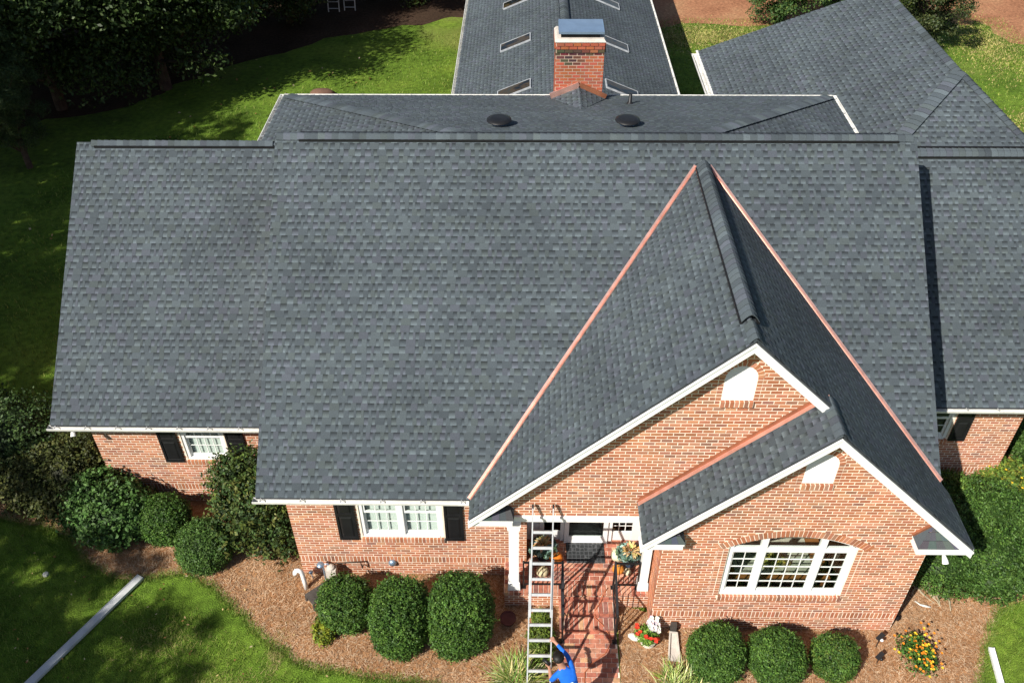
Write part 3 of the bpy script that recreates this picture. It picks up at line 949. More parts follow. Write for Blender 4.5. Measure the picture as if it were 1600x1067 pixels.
gutter((DX0 + .01, 18.3, DZ - .02), (DX0 + .01, DY + .1, DZ - .02), (-1, 0, 0))
gutter((DX1 - .01, 18.7, DZ - .02), (DX1 - .01, DY + .1, DZ - .02), (1, 0, 0))
gutter((BWX0 + .01, 21.6, BWZ - .02), (BWX0 + .01, 46, BWZ - .02), (-1, 0, 0), hang=.8)
gutter((BWX1 - .01, 21.6, BWZ - .02), (BWX1 - .01, 46, BWZ - .02), (1, 0, 0), hang=.8)
gutter((5.46 - .02, 21.9, zgl(5.46) - .04), (5.46 - .02, 27.7, zgl(5.46) - .04), (-1, 0, 0), size=1.25)
mb = MB(); mb.box(5.42, 5.50, 21.9, 27.82, zgl(5.46) - .012, zgl(5.46) + .02); mb.build('drip_edge', 'gutter_white', HOUSE)

# plain hidden masses: rear storey, back wing, garage, inner fill under the roofs
grainy('brick_far', (.36, .13, .075), .9, n1=(6, .8, 1.15), n2=(40, .8, 1.15))
def mass(x0, x1, y0, y1, z0, z1, mat='brick_far'):
    mb = MB(); mb.box(x0, x1, y0, y1, z0, z1); mb.build('wall', mat, HOUSE)
mass(-6.05, 7.6, 18.4, 21.2, 0, 6.52)
mass(-2.2, 4.95, 21.25, 45.6, 0, 3.0)
mass(5.9, 13.8, 18.8, 26.0, 0, 3.0)
mass(6.0, 10.0, 22.0, 25.9, 3.0, 5.45)
mass(-9.45, -5.05, 14.2, 22.4, 0, 2.9, 'room')
# gable infill at the ends of the main roof
for x in (-5.02, 7.86):
    mb = MB(); mb.prism([(x, Ym, 2.9), (x, Yri + 1.0, 2.9), (x, Yri, zR - .2)], (.1, 0, 0)); mb.build('wall', 'brick_far', HOUSE, fix=True)

# ------------------------------------------------------------------ windows, shutters, doors, porch
def sash_window(x0, x1, z0, z1, y, cols, blinds=True, units=1):
    """white double-hung unit(s) set back in the opening"""
    fr = MB(); f = .075
    fr.box(x0 + .003, x0 + f, y + .02, y + .115, z0 + .003, z1)
    fr.box(x1 - f, x1 - .003, y + .02, y + .115, z0 + .003, z1)
    fr.box(x0 + f, x1 - f, y + .02, y + .115, z1 - f, z1)
    fr.solid([(x0 + f, y - .012, z0 + .003), (x1 - f, y - .012, z0 + .003), (x1 - f, y + .115, z0 + .003), (x0 + f, y + .115, z0 + .003),
              (x0 + f, y - .012, z0 + .03), (x1 - f, y - .012, z0 + .03), (x1 - f, y + .115, z0 + .065), (x0 + f, y + .115, z0 + .065)])
    edges = [x0 + f + (x1 - x0 - 2 * f) * k / units for k in range(units + 1)]
    for e in edges[1:-1]: fr.box(e - .05, e + .05, y + .015, y + .115, z0 + .03, z1 - f)
    win = fr.build('window', 'white_paint', HOUSE)
    for k in range(units):
        a = edges[k] + (.05 if k else 0); b = edges[k + 1] - (.05 if k < units - 1 else 0)
        zm = (z0 + z1) / 2 + .02
        for (sa, sb, yy) in ((z0 + .066, zm + .02, y + .075), (zm - .02, z1 - f, y + .045)):
            s = MB(); t = .045
            s.box(a, a + t, yy, yy + .03, sa, sb); s.box(b - t, b, yy, yy + .03, sa, sb)
            s.box(a + t, b - t, yy, yy + .03, sa, sa + .055); s.box(a + t, b - t, yy, yy + .03, sb - .045, sb)
            for c in range(1, cols):
                x = a + t + (b - a - 2 * t) * c / cols; s.box(x - .009, x + .009, yy + .006, yy + .024, sa + .055, sb - .045)
            zc = (sa + sb) / 2; s.box(a + t, b - t, yy + .007, yy + .023, zc - .009, zc + .009)
            s.build('sash', 'white_paint', win)
            g = MB(); g.box(a + t, b - t, yy + .013, yy + .015, sa + .055, sb - .045); g.build('pane', 'glass', win)
        if blinds:
            bl = MB(); z = z0 + .05
            while z < z1 - .05:
                bl.solid([(a, y + .135, z), (b, y + .135, z), (b, y + .17, z + .018), (a, y + .17, z + .018), (a, y + .135, z + .004), (b, y + .135, z + .004), (b, y + .17, z + .022), (a, y + .17, z + .022)])
                z += .03
            bl.box(a, b, y + .172, y + .18, z0 - .02, z1)
            bl.build('blind', 'white_paint', win)
    return win
sash_window(-3.40, -1.69, 1.33, 2.80, Ym, 3, units=2)
sash_window(-7.67, -6.71, 1.49, 2.80, Yl, 4)
sash_window(8.55, 9.72, 1.60, 2.80, Yr, 3, blinds=False)

def shutter(x0, x1, z0, z1, y):
    mb = MB(); yb = y - .012; r = .05
    mb.box(x0, x1, yb - .018, yb, z0, z1)
    yf = yb - .018
    zm = z0 + (z1 - z0) * .52
    for (a, b, c, d) in ((x0, x0 + r, z0, z1), (x1 - r, x1, z0, z1)): mb.box(a, b, yf - .014, yf, c, d)
    for (c, d) in ((z0, z0 + .09), (zm - .045, zm + .045), (z1 - .07, z1)): mb.box(x0 + r, x1 - r, yf - .014, yf, c, d)
    o = mb.build('shutter', 'black_paint', HOUSE)
    for (c, d) in ((z0 + .09, zm - .045), (zm + .045, z1 - .07)):
        p = MB(); a, b = x0 + r + .02, x1 - r - .02; c += .02; d -= .02; e = .03
        A = [(a, yf - .001, c), (b, yf - .001, c), (b, yf - .001, d), (a, yf - .001, d)]; B = [(a + e, yf - .013, c + e), (b - e, yf - .013, c + e), (b - e, yf - .013, d - e), (a + e, yf - .013, d - e)]
        p.face(B)
        for i in range(4): p.face([A[i], A[(i + 1) % 4], B[(i + 1) % 4], B[i]])
        p.build('panel', 'black_paint', o)
shutter(-3.885, -3.485, 1.26, 2.82, Ym); shutter(-1.645, -1.255, 1.26, 2.82, Ym)
shutter(-8.17, -7.755, 1.42, 2.82, Yl); shutter(-6.66, -6.25, 1.42, 2.82, Yl)
shutter(9.76, 10.125, 1.57, 2.82, Yr)

# bay window
fr = MB(); y0, y1 = Yb + .035, Yb + .11
zs = 1.245
fr.box(wl + .004, wl + .10, y0, y1, zs, 2.79); fr.box(wr - .10, wr - .004, y0, y1, zs, 2.79)
fr.solid([(wl + .10, Yb - .0, zs), (wr - .10, Yb - .0, zs), (wr - .10, y1, zs), (wl + .10, y1, zs), (wl + .10, Yb - .0, zs + .03), (wr - .10, Yb - .0, zs + .03), (wr - .10, y1, zs + .08), (wl + .10, y1, zs + .08)])
m1, m2 = 4.55, 5.66
for x in (m1, m2):
    ha = AZ + math.sqrt(AR ** 2 - (x - AC) ** 2)
    fr.box(x - .06, x + .06, y0 - .01, y1, zs + .035, ha - .02)
for a, b in ((wl + .10, m1 - .06), (m1 + .06, m2 - .06), (m2 + .06, wr - .10)): fr.box(a, b, y0 - .006, y1, 2.585, 2.70)
# curved head
n = 20; a0 = math.asin((AC - wl - .01) / AR)
for i in range(n):
    t0 = -a0 + 2 * a0 * i / n; t1 = -a0 + 2 * a0 * (i + 1) / n
    q = [(AC + (AR - .055) * math.sin(t0), AZ + (AR - .055) * math.cos(t0)), (AC + (AR - .055) * math.sin(t1), AZ + (AR - .055) * math.cos(t1)),
         (AC + (AR - .002) * math.sin(t1), AZ + (AR - .002) * math.cos(t1)), (AC + (AR - .002) * math.sin(t0), AZ + (AR - .002) * math.cos(t0))]
    fr.prism([(x, y0, z) for x, z in q], (0, y1 - y0, 0))
bay_win = fr.build('window', 'white_paint', HOUSE, fix=True)
bay_win['label'] = 'wide three-part picture window under a brick arch'
for (a, b, nc) in ((wl + .10, m1 - .06, 2), (m1 + .06, m2 - .06, 4), (m2 + .06, wr - .10, 2)):
    c, d = zs + .075, 2.585
    s = MB(); t = .03; yy = Yb + .06
    s.box(a, a + t, yy, yy + .035, c, d); s.box(b - t, b, yy, yy + .035, c, d); s.box(a + t, b - t, yy, yy + .035, c, c + .05); s.box(a + t, b - t, yy, yy + .035, d - t, d)
    s.build('sash', 'white_paint', bay_win)
    u = MB()
    for k in range(1, nc):
        x = a + t + (b - a - 2 * t) * k / nc; u.box(x - .007, x + .007, yy + .004, yy + .026, c + .05, d - t)
    for k in range(1, 5):
        z = c + .05 + (d - t - c - .05) * k / 5; u.box(a + t, b - t, yy + .005, yy + .027, z - .007, z + .007)
    u.build('muntin', 'white_paint', bay_win)
    g = MB(); g.box(a + t, b - t, yy + .014, yy + .018, c + .05, d - t); g.build('pane', 'glass', bay_win)
    g = MB(); g.face([(a, yy, 2.70), (b, yy, 2.70), (b, yy, AZ + math.sqrt(AR ** 2 - (b - AC) ** 2) - .04), ((a + b) / 2, yy, AZ + math.sqrt(AR ** 2 - ((a + b) / 2 - AC) ** 2) - .04), (a, yy, AZ + math.sqrt(AR ** 2 - (a - AC) ** 2) - .04)])
    g.build('pane', 'glass', bay_win)
# room behind it
rm = MB()
rm.box(2.75, 7.5, Yb + .125, 13.9, .50, .56); rm.box(2.75, 7.5, 13.9, 14.0, .56, 2.95); rm.box(2.75, 2.8, Yb + .125, 13.9, .56, 2.95); rm.box(7.45, 7.5, Yb + .125, 13.9, .56, 2.95)
rm.box(2.75, 7.5, Yb + .125, 13.9, 2.90, 2.96)
for a, b in ((2.8, wl - .02), (wr + .02, 7.45)): rm.box(a, b, Yb + .122, Yb + .14, .56, 2.9)
rm.build('room_interior', 'room', HOUSE)
for x in (8.2,): 
    rr_ = MB(); rr_.box(8.1, 10.2, Yr + .16, Yr + 1.5, .5, 2.85); rr_.build('room_interior', 'room', HOUSE)

# louvre vents
def louvre(L, y):
    f_ = louv(*L); mb = MB(); z = L[2]
    while z < L[4] - .012:
        iv = f_(z + .012)
        if iv and iv[1] - iv[0] > .05:
            mb.solid([(iv[0], y + .012, z), (iv[1], y + .012, z), (iv[1], y + .05, z + .022), (iv[0], y + .05, z + .022), (iv[0], y + .012, z + .009), (iv[1], y + .012, z + .009), (iv[1], y + .05, z + .036), (iv[0], y + .05, z + .036)])
        z += .034
    z = L[2]
    while z < L[4]:
        iv = f_(z + .01)
        if iv: mb.box(iv[0], iv[1], y + .05, y + .06, z, z + .02)
        z += .02
    o = mb.build('gable_vent', 'white_paint', HOUSE); return o
louvre(LB, Yb - .012); louvre(LG, Yg - .012)

# porch: floor, steps, beam, ceiling, columns, door wall
PAV = [((.34, .105, .065), 6), ((.40, .14, .085), 6), ((.28, .085, .055), 4), ((.44, .185, .115), 3), ((.22, .085, .065), 2), ((.46, .23, .12), 1)]
def pav_col():
    c = rnd.choices([c for c, _ in PAV], [w for _, w in PAV])[0]; k = rnd.uniform(1.0, 1.4); return tuple(v * k for v in (c[0], c[1] * 1.15, c[2] * 1.2))
def paver(parent, x0, x1, y0, y1, z, h=.03, name='paver'):
    mb = MB(); dz = rnd.uniform(-.002, .003)
    mb.box(x0, x1, y0, y1, z - h, z + dz, pav_col(), skip=(0,)); return mb.build(name, 'paver', parent)
mb = MB()
mb.box(-.41, 2.62, 10.83, 12.25, .40, .488)
mb.box(.76, 1.93, 10.50, 10.83, -.05, .318); mb.box(.76, 1.93, 10.21, 10.50, -.05, .152)
PORCH = mb.build('porch', 'mortar', HOUSE)
y = 11.04; row = 0
while y < 12.2:
    x = -.40 - (row % 2) * .105
    while x < 2.62:
        a = max(x, -.40); b = min(x + .197, 2.62)
        if b - a > .03: paver(PORCH, a, b, y, min(y + .092, 12.22), .50)
        x += .213
    y += .107; row += 1
x = -.40
while x < 2.60:      # rowlock nosing of the porch
    paver(PORCH, x, min(x + .086, 2.625), 10.815, 11.03, .50, h=.095); x += .1025
for (ya, yb_, zt) in ((10.485, 10.75, .33), (10.195, 10.47, .164)):
    x = .752
    while x < 1.92:
        paver(PORCH, x, min(x + .086, 1.935), ya, yb_ - .03, zt, h=.07); x += .1025
    x = .752
    while x < 1.92:
        paver(PORCH, x, min(x + .20, 1.935), yb_ - .02, yb_ + .055, zt, h=.05); x += .211
# risers
for (yy, z0, z1) in ((10.478, .17, .255), (10.188, .005, .09), (10.768, .335, .40)):
    x = .755
    while x < 1.92:
        mb = MB(); mb.box(x, min(x + .2, 1.935), yy, yy + .03, z0, z1, pav_col()); mb.build('paver', 'paver', PORCH); x += .211
# walkway
mb = MB(); mb.box(.735, 1.935, 4.6, 10.19, -.08, .012)
WALK = kind(mb.build('walkway', 'mortar'), 'structure')
y = 4.6; row = 0; rest = MB()
while y < 10.17:
    x = .745 - (row % 2) * .105
    while x < 1.93:
        a = max(x, .745); b = min(x + .196, 1.925)
        if b - a > .03:
            if y > 8.7: paver(WALK, a, b, y, y + .092, .026)
            else: rest.box(a, b, y, y + .096, -.01, .026 + rnd.uniform(-.002, .003), pav_col(), skip=(0,))
        x += .211
    y += .107; row += 1
kind(rest.build('paver_field', 'paver', WALK), 'stuff')

mb = MB(); mb.box(-.34, 2.632, Yg - .015, Yg + .30, 2.69, 2.868); mb.box(-.36, 2.632, Yg - .045, Yg - .015, 2.815, 2.868); mb.build('porch_beam', 'white_paint', HOUSE)
mb = MB(); mb.box(-.36, 2.62, Yg + .305, 12.25, 2.72, 2.78); mb.build('porch_ceiling', 'white_paint', HOUSE)
def column(x, y, wdt):
    mb = MB(); h = wdt / 2
    mb.box(x - h - .03, x + h + .03, y - h - .03, y + h + .03, .505, .545)
    mb.solid([(x - h - .03, y - h - .03, .545), (x + h + .03, y - h - .03, .545), (x + h + .03, y + h + .03, .545), (x - h - .03, y + h + .03, .545), (x - h - .02, y - h - .02, .74), (x + h + .02, y - h - .02, .74), (x + h + .02, y + h + .02, .74), (x - h - .02, y + h + .02, .74)])
    mb.box(x - h, x + h, y - h, y + h, .74, 2.50)
    mb.box(x - h - .025, x + h + .025, y - h - .025, y + h + .025, 2.50, 2.56); mb.box(x - h - .01, x + h + .01, y - h - .01, y + h + .01, 2.56, 2.62); mb.box(x - h - .04, x + h + .04, y - h - .04, y + h + .04, 2.62, 2.688)
    return mb.build('column', 'white_paint', HOUSE)
column(-.20, 10.99, .20); column(2.50, 10.99, .17)
# downspout elbow over the left column
mb = MB(); mb.tube([(-.55, 11.0, 2.98), (-.55, 11.0, 2.86), (-.40, 11.1, 2.72), (-.38, 11.3, 2.6)], .04, 6); mb.build('downspout', 'gutter_white', HOUSE)

# door wall in the recess
yd = 12.20
mb = MB()
mb.box(.07, .35, yd, yd + .08, .49, 2.72); mb.box(.35, .44, yd - .03, yd + .08, .49, 2.72); mb.box(.80, .88, yd - .04, yd + .08, .49, 2.72)
mb.box(1.84, 1.93, yd - .04, yd + .08, .49, 2.72); mb.box(2.37, 2.62, yd - .01, yd + .08, .49, 2.72)
mb.box(.44, .80, yd - .005, yd + .06, .49, .80); mb.box(1.93, 2.37, yd - .005, yd + .06, .49, .80)
mb.box(.88, 1.84, yd - .10, yd + .06, .49, .53)
ENT = mb.build('entrance', 'white_paint', HOUSE)
mb = MB()
for x in (2.08, 2.22): mb.box(x - .009, x + .009, yd + .006, yd + .03, .80, 2.6)
for z in (.98, 1.18, 1.4): mb.box(1.93, 2.37, yd + .008, yd + .028, z - .009, z + .009)
mb.build('muntin', 'white_paint', ENT)
mb = MB(); mb.box(1.93, 2.37, yd + .015, yd + .02, .80, 2.6); mb.box(.44, .80, yd + .015, yd + .02, .80, 2.6); mb.build('pane', 'glass_dark', ENT)
mb = MB(); mb.box(.44, .80, yd + .03, yd + .06, .56, 2.6); mb.build('side_panel', 'black_paint', ENT)
mb = MB(); mb.box(.07, 2.62, yd + .30, yd + .4, .49, 2.72); mb.build('hall_wall', 'room', ENT)
mb = MB()
mb.box(.885, .985, yd - .075, yd - .035, .54, 2.6); mb.box(1.735, 1.835, yd - .075, yd - .035, .54, 2.6); mb.box(.985, 1.735, yd - .075, yd - .035, .54, .70); mb.box(.985, 1.735, yd - .075, yd - .035, 2.48, 2.6)
DOOR = mb.build('door', 'white_paint', HOUSE)
DOOR['label'] = 'white storm door with full dark glass'
mb = MB(); mb.box(.985, 1.735, yd - .06, yd - .054, .70, 2.48); mb.build('pane', 'glass', DOOR)
mb = MB(); mb.box(.89, 1.83, yd + .0, yd + .04, .54, 2.55); mb.build('inner_panel', 'black_paint', DOOR)
mb = MB(); mb.tube([(1.70, yd - .10, 1.42), (1.70, yd - .10, 1.54)], .012, 6); mb.tube([(1.70, yd - .10, 1.42), (1.72, yd - .07, 1.42)], .01, 6); mb.build('handle', 'galv', DOOR)

# chimney crown, cap, cricket and flashings
mb = MB(); cx = (CHX0 + CHX1) / 2
mb.solid([(CHX0 - .03, CHY0 - .03, 8.30), (CHX1 + .03, CHY0 - .03, 8.30), (CHX1 + .03, CHY1 + .03, 8.30), (CHX0 - .03, CHY1 + .03, 8.30), (CHX0 + .02, CHY0 + .02, 8.37), (CHX1 - .02, CHY0 + .02, 8.37), (CHX1 - .02, CHY1 - .02, 8.37), (CHX0 + .02, CHY1 - .02, 8.37)])
mb.build('crown', 'concrete', chimney_o)
mb = MB(); mb.box(CHX0 + .12, CHX1 - .12, CHY0 + .10, CHY1 - .10, 8.365, 8.49); mb.build('flue_screen', 'black_plastic', chimney_o)
mb = MB(); a, b, c_, d_ = CHX0 + .06, CHX1 - .02, CHY0 + .02, CHY1 - .05
mb.box(a, b, c_, d_, 8.48, 8.535)
top = [(a, c_, 8.535), (b, c_, 8.535), (b, d_, 8.535), (a, d_, 8.535)]; r1, r2 = (a + .01, d_ - .12, 8.60), (b - .01, d_ - .12, 8.60)
mb.face([top[0], top[1], (b - .01, d_ - .35, 8.555), r1]); mb.face([top[1], r2, r1, (b - .01, d_ - .35, 8.555)]); mb.face([top[1], top[2], r2]); mb.face([top[3], top[0], r1]); mb.face([top[2], top[3], r1, r2])
mb.build('metal_cap', 'galv', chimney_o)
zc = lambda y: zd(y)
pk = Vector((cx + .02, CHY0 - .02, 7.17)); py = DY - (7.17 - DZ) / kd
fl = (.60, CHY0 - .02, zc(CHY0) + .03); fr_ = (1.98, CHY0 - .02, zc(CHY0) + .03)
for e in (fl, fr_):
    roof([e, tuple(pk), (pk.x, py, 7.17)], (0, 1, 0), thick=.02, rank=False, name='cricket')
for o_, m_ in SEGS[-2:]: put(o_, chimney_o); kind(m_.build('shingle_field', 'shingle', chimney_o), 'stuff')
mb = MB(); up = Vector((0, -.02, .06))
mb.bar(Vector(fl) + up, pk + up, .05, .17); mb.build('flashing', 'copper', chimney_o)
mb = MB(); mb.bar(pk + up, Vector(fr_) + up, .05, .12); mb.build('flashing', 'copper_dull', chimney_o)

# roof vents, pipe
def dome_vent(x, y):
    z = zd(y); mb = MB()
    mb.lathe((x, y, z), [(.16, -.02), (.16, .14)], 20)
    o = mb.build('vent_neck', 'galv', HOUSE, smooth=True)
    mb = MB(); mb.lathe((x, y, z), [(.245, .115), (.275, .13), (.27, .145), (.22, .165), (.19, .178), (.17, .18), (.001, .185)], 24)
    mb.lathe((x, y, z), [(.245, .115), (.17, .13)], 24)
    h = mb.build('roof_vent', 'black_plastic', HOUSE, smooth=True)
    o.name = 'neck'; put(o, h)
dome_vent(-.60, 17.98); dome_vent(2.22, 18.0)
mb = MB(); mb.lathe((2.53, 20.35, zd(20.35)), [(.10, 0), (.06, .05), (.045, .06), (.04, .26), (.001, .26)], 12); mb.build('vent_pipe', 'black_plastic', HOUSE, smooth=True)

# skylights on the back wing
slope = (BWR - BWZ) / (BWC - BWX0)
for sgn in (-1, 1):
    ex = BWX0 if sgn < 0 else BWX1
    for yc in (27.75, 31.75, 36.05):
        xa = ex - sgn * 1.57; xb_ = ex - sgn * 2.68; za = BWZ + slope * 1.57 + .01; zb_ = BWZ + slope * 2.68 + .01
        mb = MB(); hw = .33; t = .03
        U_ = Vector((xb_ - xa, 0, zb_ - za)).normalized(); Nn = Vector((sgn * slope, 0, 1)).normalized(); A = Vector((xa, yc, za)); L = Vector((xb_ - xa, 0, zb_ - za)).length
        W = Vector((0, 1, 0))
        def bx(u0, u1, v0, v1, h0, h1, m):
            q = [A + U_ * u + W * v + Nn * h0 for u, v in ((u0, v0), (u1, v0), (u1, v1), (u0, v1))] + [A + U_ * u + W * v + Nn * h1 for u, v in ((u0, v0), (u1, v0), (u1, v1), (u0, v1))]
            m.solid(q)
        bx(0, L, -hw, -hw + t, 0, .055, mb); bx(0, L, hw - t, hw, 0, .055, mb); bx(0, t, -hw + t, hw - t, 0, .055, mb); bx(L - t, L, -hw + t, hw - t, 0, .055, mb)
        so = mb.build('skylight', 'skylight_frame', HOUSE, fix=True)
        mb = MB(); bx(t, L - t, -hw + t, hw - t, .035, .045, mb); mb.build('pane', 'sky_glass', so, fix=True)
# flood lights under the eaves
def flood(x, y, z):
    mb = MB(); mb.tube([(x, y, z + .10), (x, y, z + .03)], .02, 6); mb.tube([(x, y, z + .04), (x + .02, y - .06, z - .02), (x + .03, y - .11, z - .07)], [.03, .05, .06], 10)
    mb.build('flood_light', 'white_paint', HOUSE, fix=True)
flood(-9.75, 13.22, 2.78); flood(7.78, 10.10, 2.86)

# ------------------------------------------------------------------ things on and around the porch
def baluster_rail(root, a, b, z0a, z0b, h, n):
    """a,b: (x,y); rail from a to b with top rail, bottom rail, posts and balusters"""
    A = Vector((a[0], a[1], z0a)); B = Vector((b[0], b[1], z0b)); Z = Vector((0, 0, 1))
    mb = MB(); mb.bar(A + Z * h, B + Z * h, .045, .022); mb.build('handrail', 'iron', root)
    mb = MB(); mb.bar(A + Z * .10, B + Z * .10, .03, .018); mb.build('bottom_rail', 'iron', root)
    for k in range(1, n):
        p = A.lerp(B, k / n); mb = MB(); mb.box(p.x - .007, p.x + .007, p.y - .007, p.y + .007, p.z + .105, p.z + h - .01); mb.build('baluster', 'iron', root)
def post(root, x, y, z, h):
    mb = MB(); mb.box(x - .018, x + .018, y - .018, y + .018, z, z + h); mb.box(x - .05, x + .05, y - .05, y + .05, z, z + .012); mb.lathe((x, y, z + h), [(.025, 0), (.028, .015), (.015, .035), (.001, .04)], 8); mb.build('post', 'iron', root)
r1 = thing('iron_railing', 'black iron railing on the ladder side of the front steps', 'railing', (.8, 10.5, 0))
post(r1, .0, 10.96, .50, .86); post(r1, .80, 10.96, .50, .88); post(r1, .80, 9.98, .026, .92)
baluster_rail(r1, (.0, 10.96), (.80, 10.96), .50, .50, .85, 8); baluster_rail(r1, (.80, 10.96), (.80, 9.98), .50, .04, .87, 8)
r2 = thing('iron_railing', 'black iron railing between the front steps and the flower pot', 'railing', (1.9, 10.5, 0))
post(r2, 1.885, 10.96, .50, .88); post(r2, 2.40, 10.96, .50, .86); post(r2, 1.885, 9.98, .026, .92)
baluster_rail(r2, (1.885, 10.96), (2.40, 10.96), .50, .50, .85, 5); baluster_rail(r2, (1.885, 10.96), (1.885, 9.98), .50, .04, .87, 8)

mb = MB(); mb.box(.93, 1.76, 11.57, 12.10, .502, .517); o = mb.build('doormat', 'doormat')
tag(o, 'dark grey patterned mat in front of the white door', 'doormat')

def pumpkin(x, y, z, r, h, col, label, stem=(.16, .12, .05), cat='pumpkin', tilt=0):
    root = thing('pumpkin', label, cat, (x, y, z), 'pumpkins on the porch')
    mb = MB(); n = 32; prof = []
    for k in range(11):
        a = math.pi * k / 10 - math.pi / 2
        rr_ = math.cos(a) * r; zz = h / 2 + math.sin(a) * h / 2 * (1 - .12 * max(0, math.sin(a)) ** 8)
        prof.append((max(rr_, .001), zz))
    mb.lathe((x, y, z), prof, n, col, wob=lambda t: 1 - .07 * abs(math.sin(t * 9 * math.pi)) ** .6 * -1 - .07)
    mb.build('flesh', 'attr_matte', root, smooth=True)
    mb = MB(); mb.tube([(x, y, z + h * .93), (x + .01, y, z + h * 1.05), (x + .035, y - .01, z + h * 1.16)], [.022, .016, .018], 6, stem); mb.build('stem', 'attr_matte', root)
ORG = (.62, .17, .015)
pumpkin(.70, 11.62, .5, .15, .23, ORG, 'orange pumpkin beside the planter on the ladder side of the mat')
pumpkin(2.02, 11.36, .5, .13, .20, (.62, .22, .03), 'orange pumpkin behind the railing below the husk planter')
pumpkin(2.03, 11.68, .5, .15, .30, (.62, .58, .40), 'tall cream white pumpkin beside the mat')
pumpkin(.40, 11.28, .5, .14, .21, (.50, .42, .26), 'warty tan gourd behind the ladder')
pumpkin(2.22, 11.30, .5, .08, .17, (.68, .60, .42), 'small pale gourd in front of the husk planter')
pumpkin(.20, 11.55, .5, .11, .15, (.42, .20, .13), 'small brownish gourd near the porch side wall behind the ladder')

def leaf_quads(P, Nrm, size, cols, aspect=.5, fold=0.0):
    """numpy leaf diamonds: P (n,3), Nrm (n,3) -> verts, faces, colours"""
    n = len(P)
    ref = nr.normal(size=(n, 3)); T = np.cross(Nrm, ref); T /= np.linalg.norm(T, axis=1)[:, None] + 1e-9
    B = np.cross(Nrm, T)
    s = (np.asarray(size) * np.ones(n))[:, None]
    v = np.stack([P - T * s, P - B * s * aspect + Nrm * s * fold, P + T * s, P + B * s * aspect + Nrm * s * fold], 1).reshape(-1, 3)
    return v, n, cols

def leaf_object(name, v, n, cols, mat, parent):
    me = bpy.data.meshes.new(name)
    me.vertices.add(4 * n); me.vertices.foreach_set('co', np.ascontiguousarray(v, np.float32).ravel())
    me.loops.add(4 * n); me.loops.foreach_set('vertex_index', np.arange(4 * n, dtype=np.int32))
    me.polygons.add(n); me.polygons.foreach_set('loop_start', np.arange(0, 4 * n, 4, dtype=np.int32)); me.polygons.foreach_set('loop_total', np.full(n, 4, np.int32))
    ca = me.color_attributes.new('Col', 'FLOAT_COLOR', 'CORNER')
    c4 = np.ones((n, 4, 4), np.float32); c4[:, :, :3] = np.asarray(cols, np.float32)[:, None, :]
    ca.data.foreach_set('color', c4.ravel())
    me.update(); me.validate()
    return finish(name, me, mat, parent)

def pick(pal, n, var=.25):
    pal = np.array(pal); c = pal[nr.integers(0, len(pal), n)]
    return c * (1 + nr.uniform(-var, var, (n, 1)))

def unit(v): return v / (np.linalg.norm(v, axis=1)[:, None] + 1e-9)

def planter(x, y, z, label, pot_col, scale=1.0):
    root = thing('planter', label, 'planter', (x, y, z), 'autumn planters by the door')
    mb = MB(); mb.lathe((x, y, z), [(.001, 0), (.12, 0), (.16, .12), (.18, .27), (.195, .28), (.19, .31), (.17, .31), (.16, .26), (.001, .26)], 20, pot_col); mb.build('pot', 'attr_matte', root, smooth=False)
    n = 700; d = unit(nr.normal(size=(n, 3))); d[:, 2] = np.abs(d[:, 2]) * .7 - .15
    P = np.array([x, y, z + .36]) + d * np.array([.30, .28, .26]) * nr.uniform(.6, 1.08, (n, 1))
    v, k, c = leaf_quads(P, unit(d + nr.normal(size=(n, 3)) * .6), nr.uniform(.03, .06, n), pick([(.16, .26, .22), (.22, .32, .28), (.10, .18, .13), (.07, .12, .05)], n))
    leaf_object('foliage', v, k, c, 'leaf', root)
    mb = MB()
    for i in range(46):
        a = rnd.uniform(0, 6.28); e = rnd.uniform(.15, 1.3); L = rnd.uniform(.13, .24)
        dv = Vector((math.cos(a) * math.cos(e), math.sin(a) * math.cos(e), math.sin(e))); p = Vector((x, y - .04, z + .46)) + dv * .05
        s = dv.cross(Vector((0, 0, 1))).normalized() * rnd.uniform(.016, .03); q = p + dv * L * .6 + Vector((0, 0, .02)); e_ = p + dv * L - Vector((0, 0, .03))
        c = tuple(v * rnd.uniform(.75, 1.2) for v in rnd.choice([(.58, .40, .18), (.66, .50, .26), (.48, .28, .10)]))
        mb.face([p - s * .5, p + s * .5, q + s, q - s], c); mb.face([q - s, q + s, e_], c)
    mb.build('corn_husk', 'leaf_dry', root)
    return root
planter(.42, 11.72, .5, 'autumn planter with dried husks behind the ladder by the door', (.03, .035, .04))
planter(2.28, 11.58, .5, 'autumn planter with tan husks beside the bay wall', (.04, .07, .13))

# ------------------------------------------------------------------ extension ladder
lad = thing('extension_ladder', 'silver aluminium extension ladder leaning on the gable wall above the porch', 'ladder', (.3, 8.6, 0))
LT = Vector((.365, 10.90, 3.26)); LBo = Vector((.295, 8.56, .02)); LD = (LBo - LT); LL = LD.length; LD = LD / LL
LNn = Vector((0, -LD.z, LD.y)); LNn = LNn if LNn.y < 0 else -LNn; LNn.normalize()
fly_end = 2.15
for (s0, s1, half, off, nm) in ((0.0, fly_end, .195, .035, 'fly_rail'), (1.05, LL, .222, 0.0, 'base_rail')):
    for sg in (-1, 1):
        mb = MB()
        mb.bar(LT + LD * s0 + Vector((sg * half, 0, 0)) + LNn * off, LT + LD * s1 + Vector((sg * half, 0, 0)) + LNn * off, .024, .065, up=LNn); mb.build(nm, 'aluminium', lad)
s = .52; k = 0
while s < LL - .1:
    fly = s < fly_end; half = .19 if fly else .216; off = .035 if fly else 0
    mb = MB(); mb.bar(LT + LD * s + LNn * off - Vector((half, 0, 0)), LT + LD * s + LNn * off + Vector((half, 0, 0)), .05, .045, up=LNn); mb.build('rung', 'aluminium', lad)
    s += .305
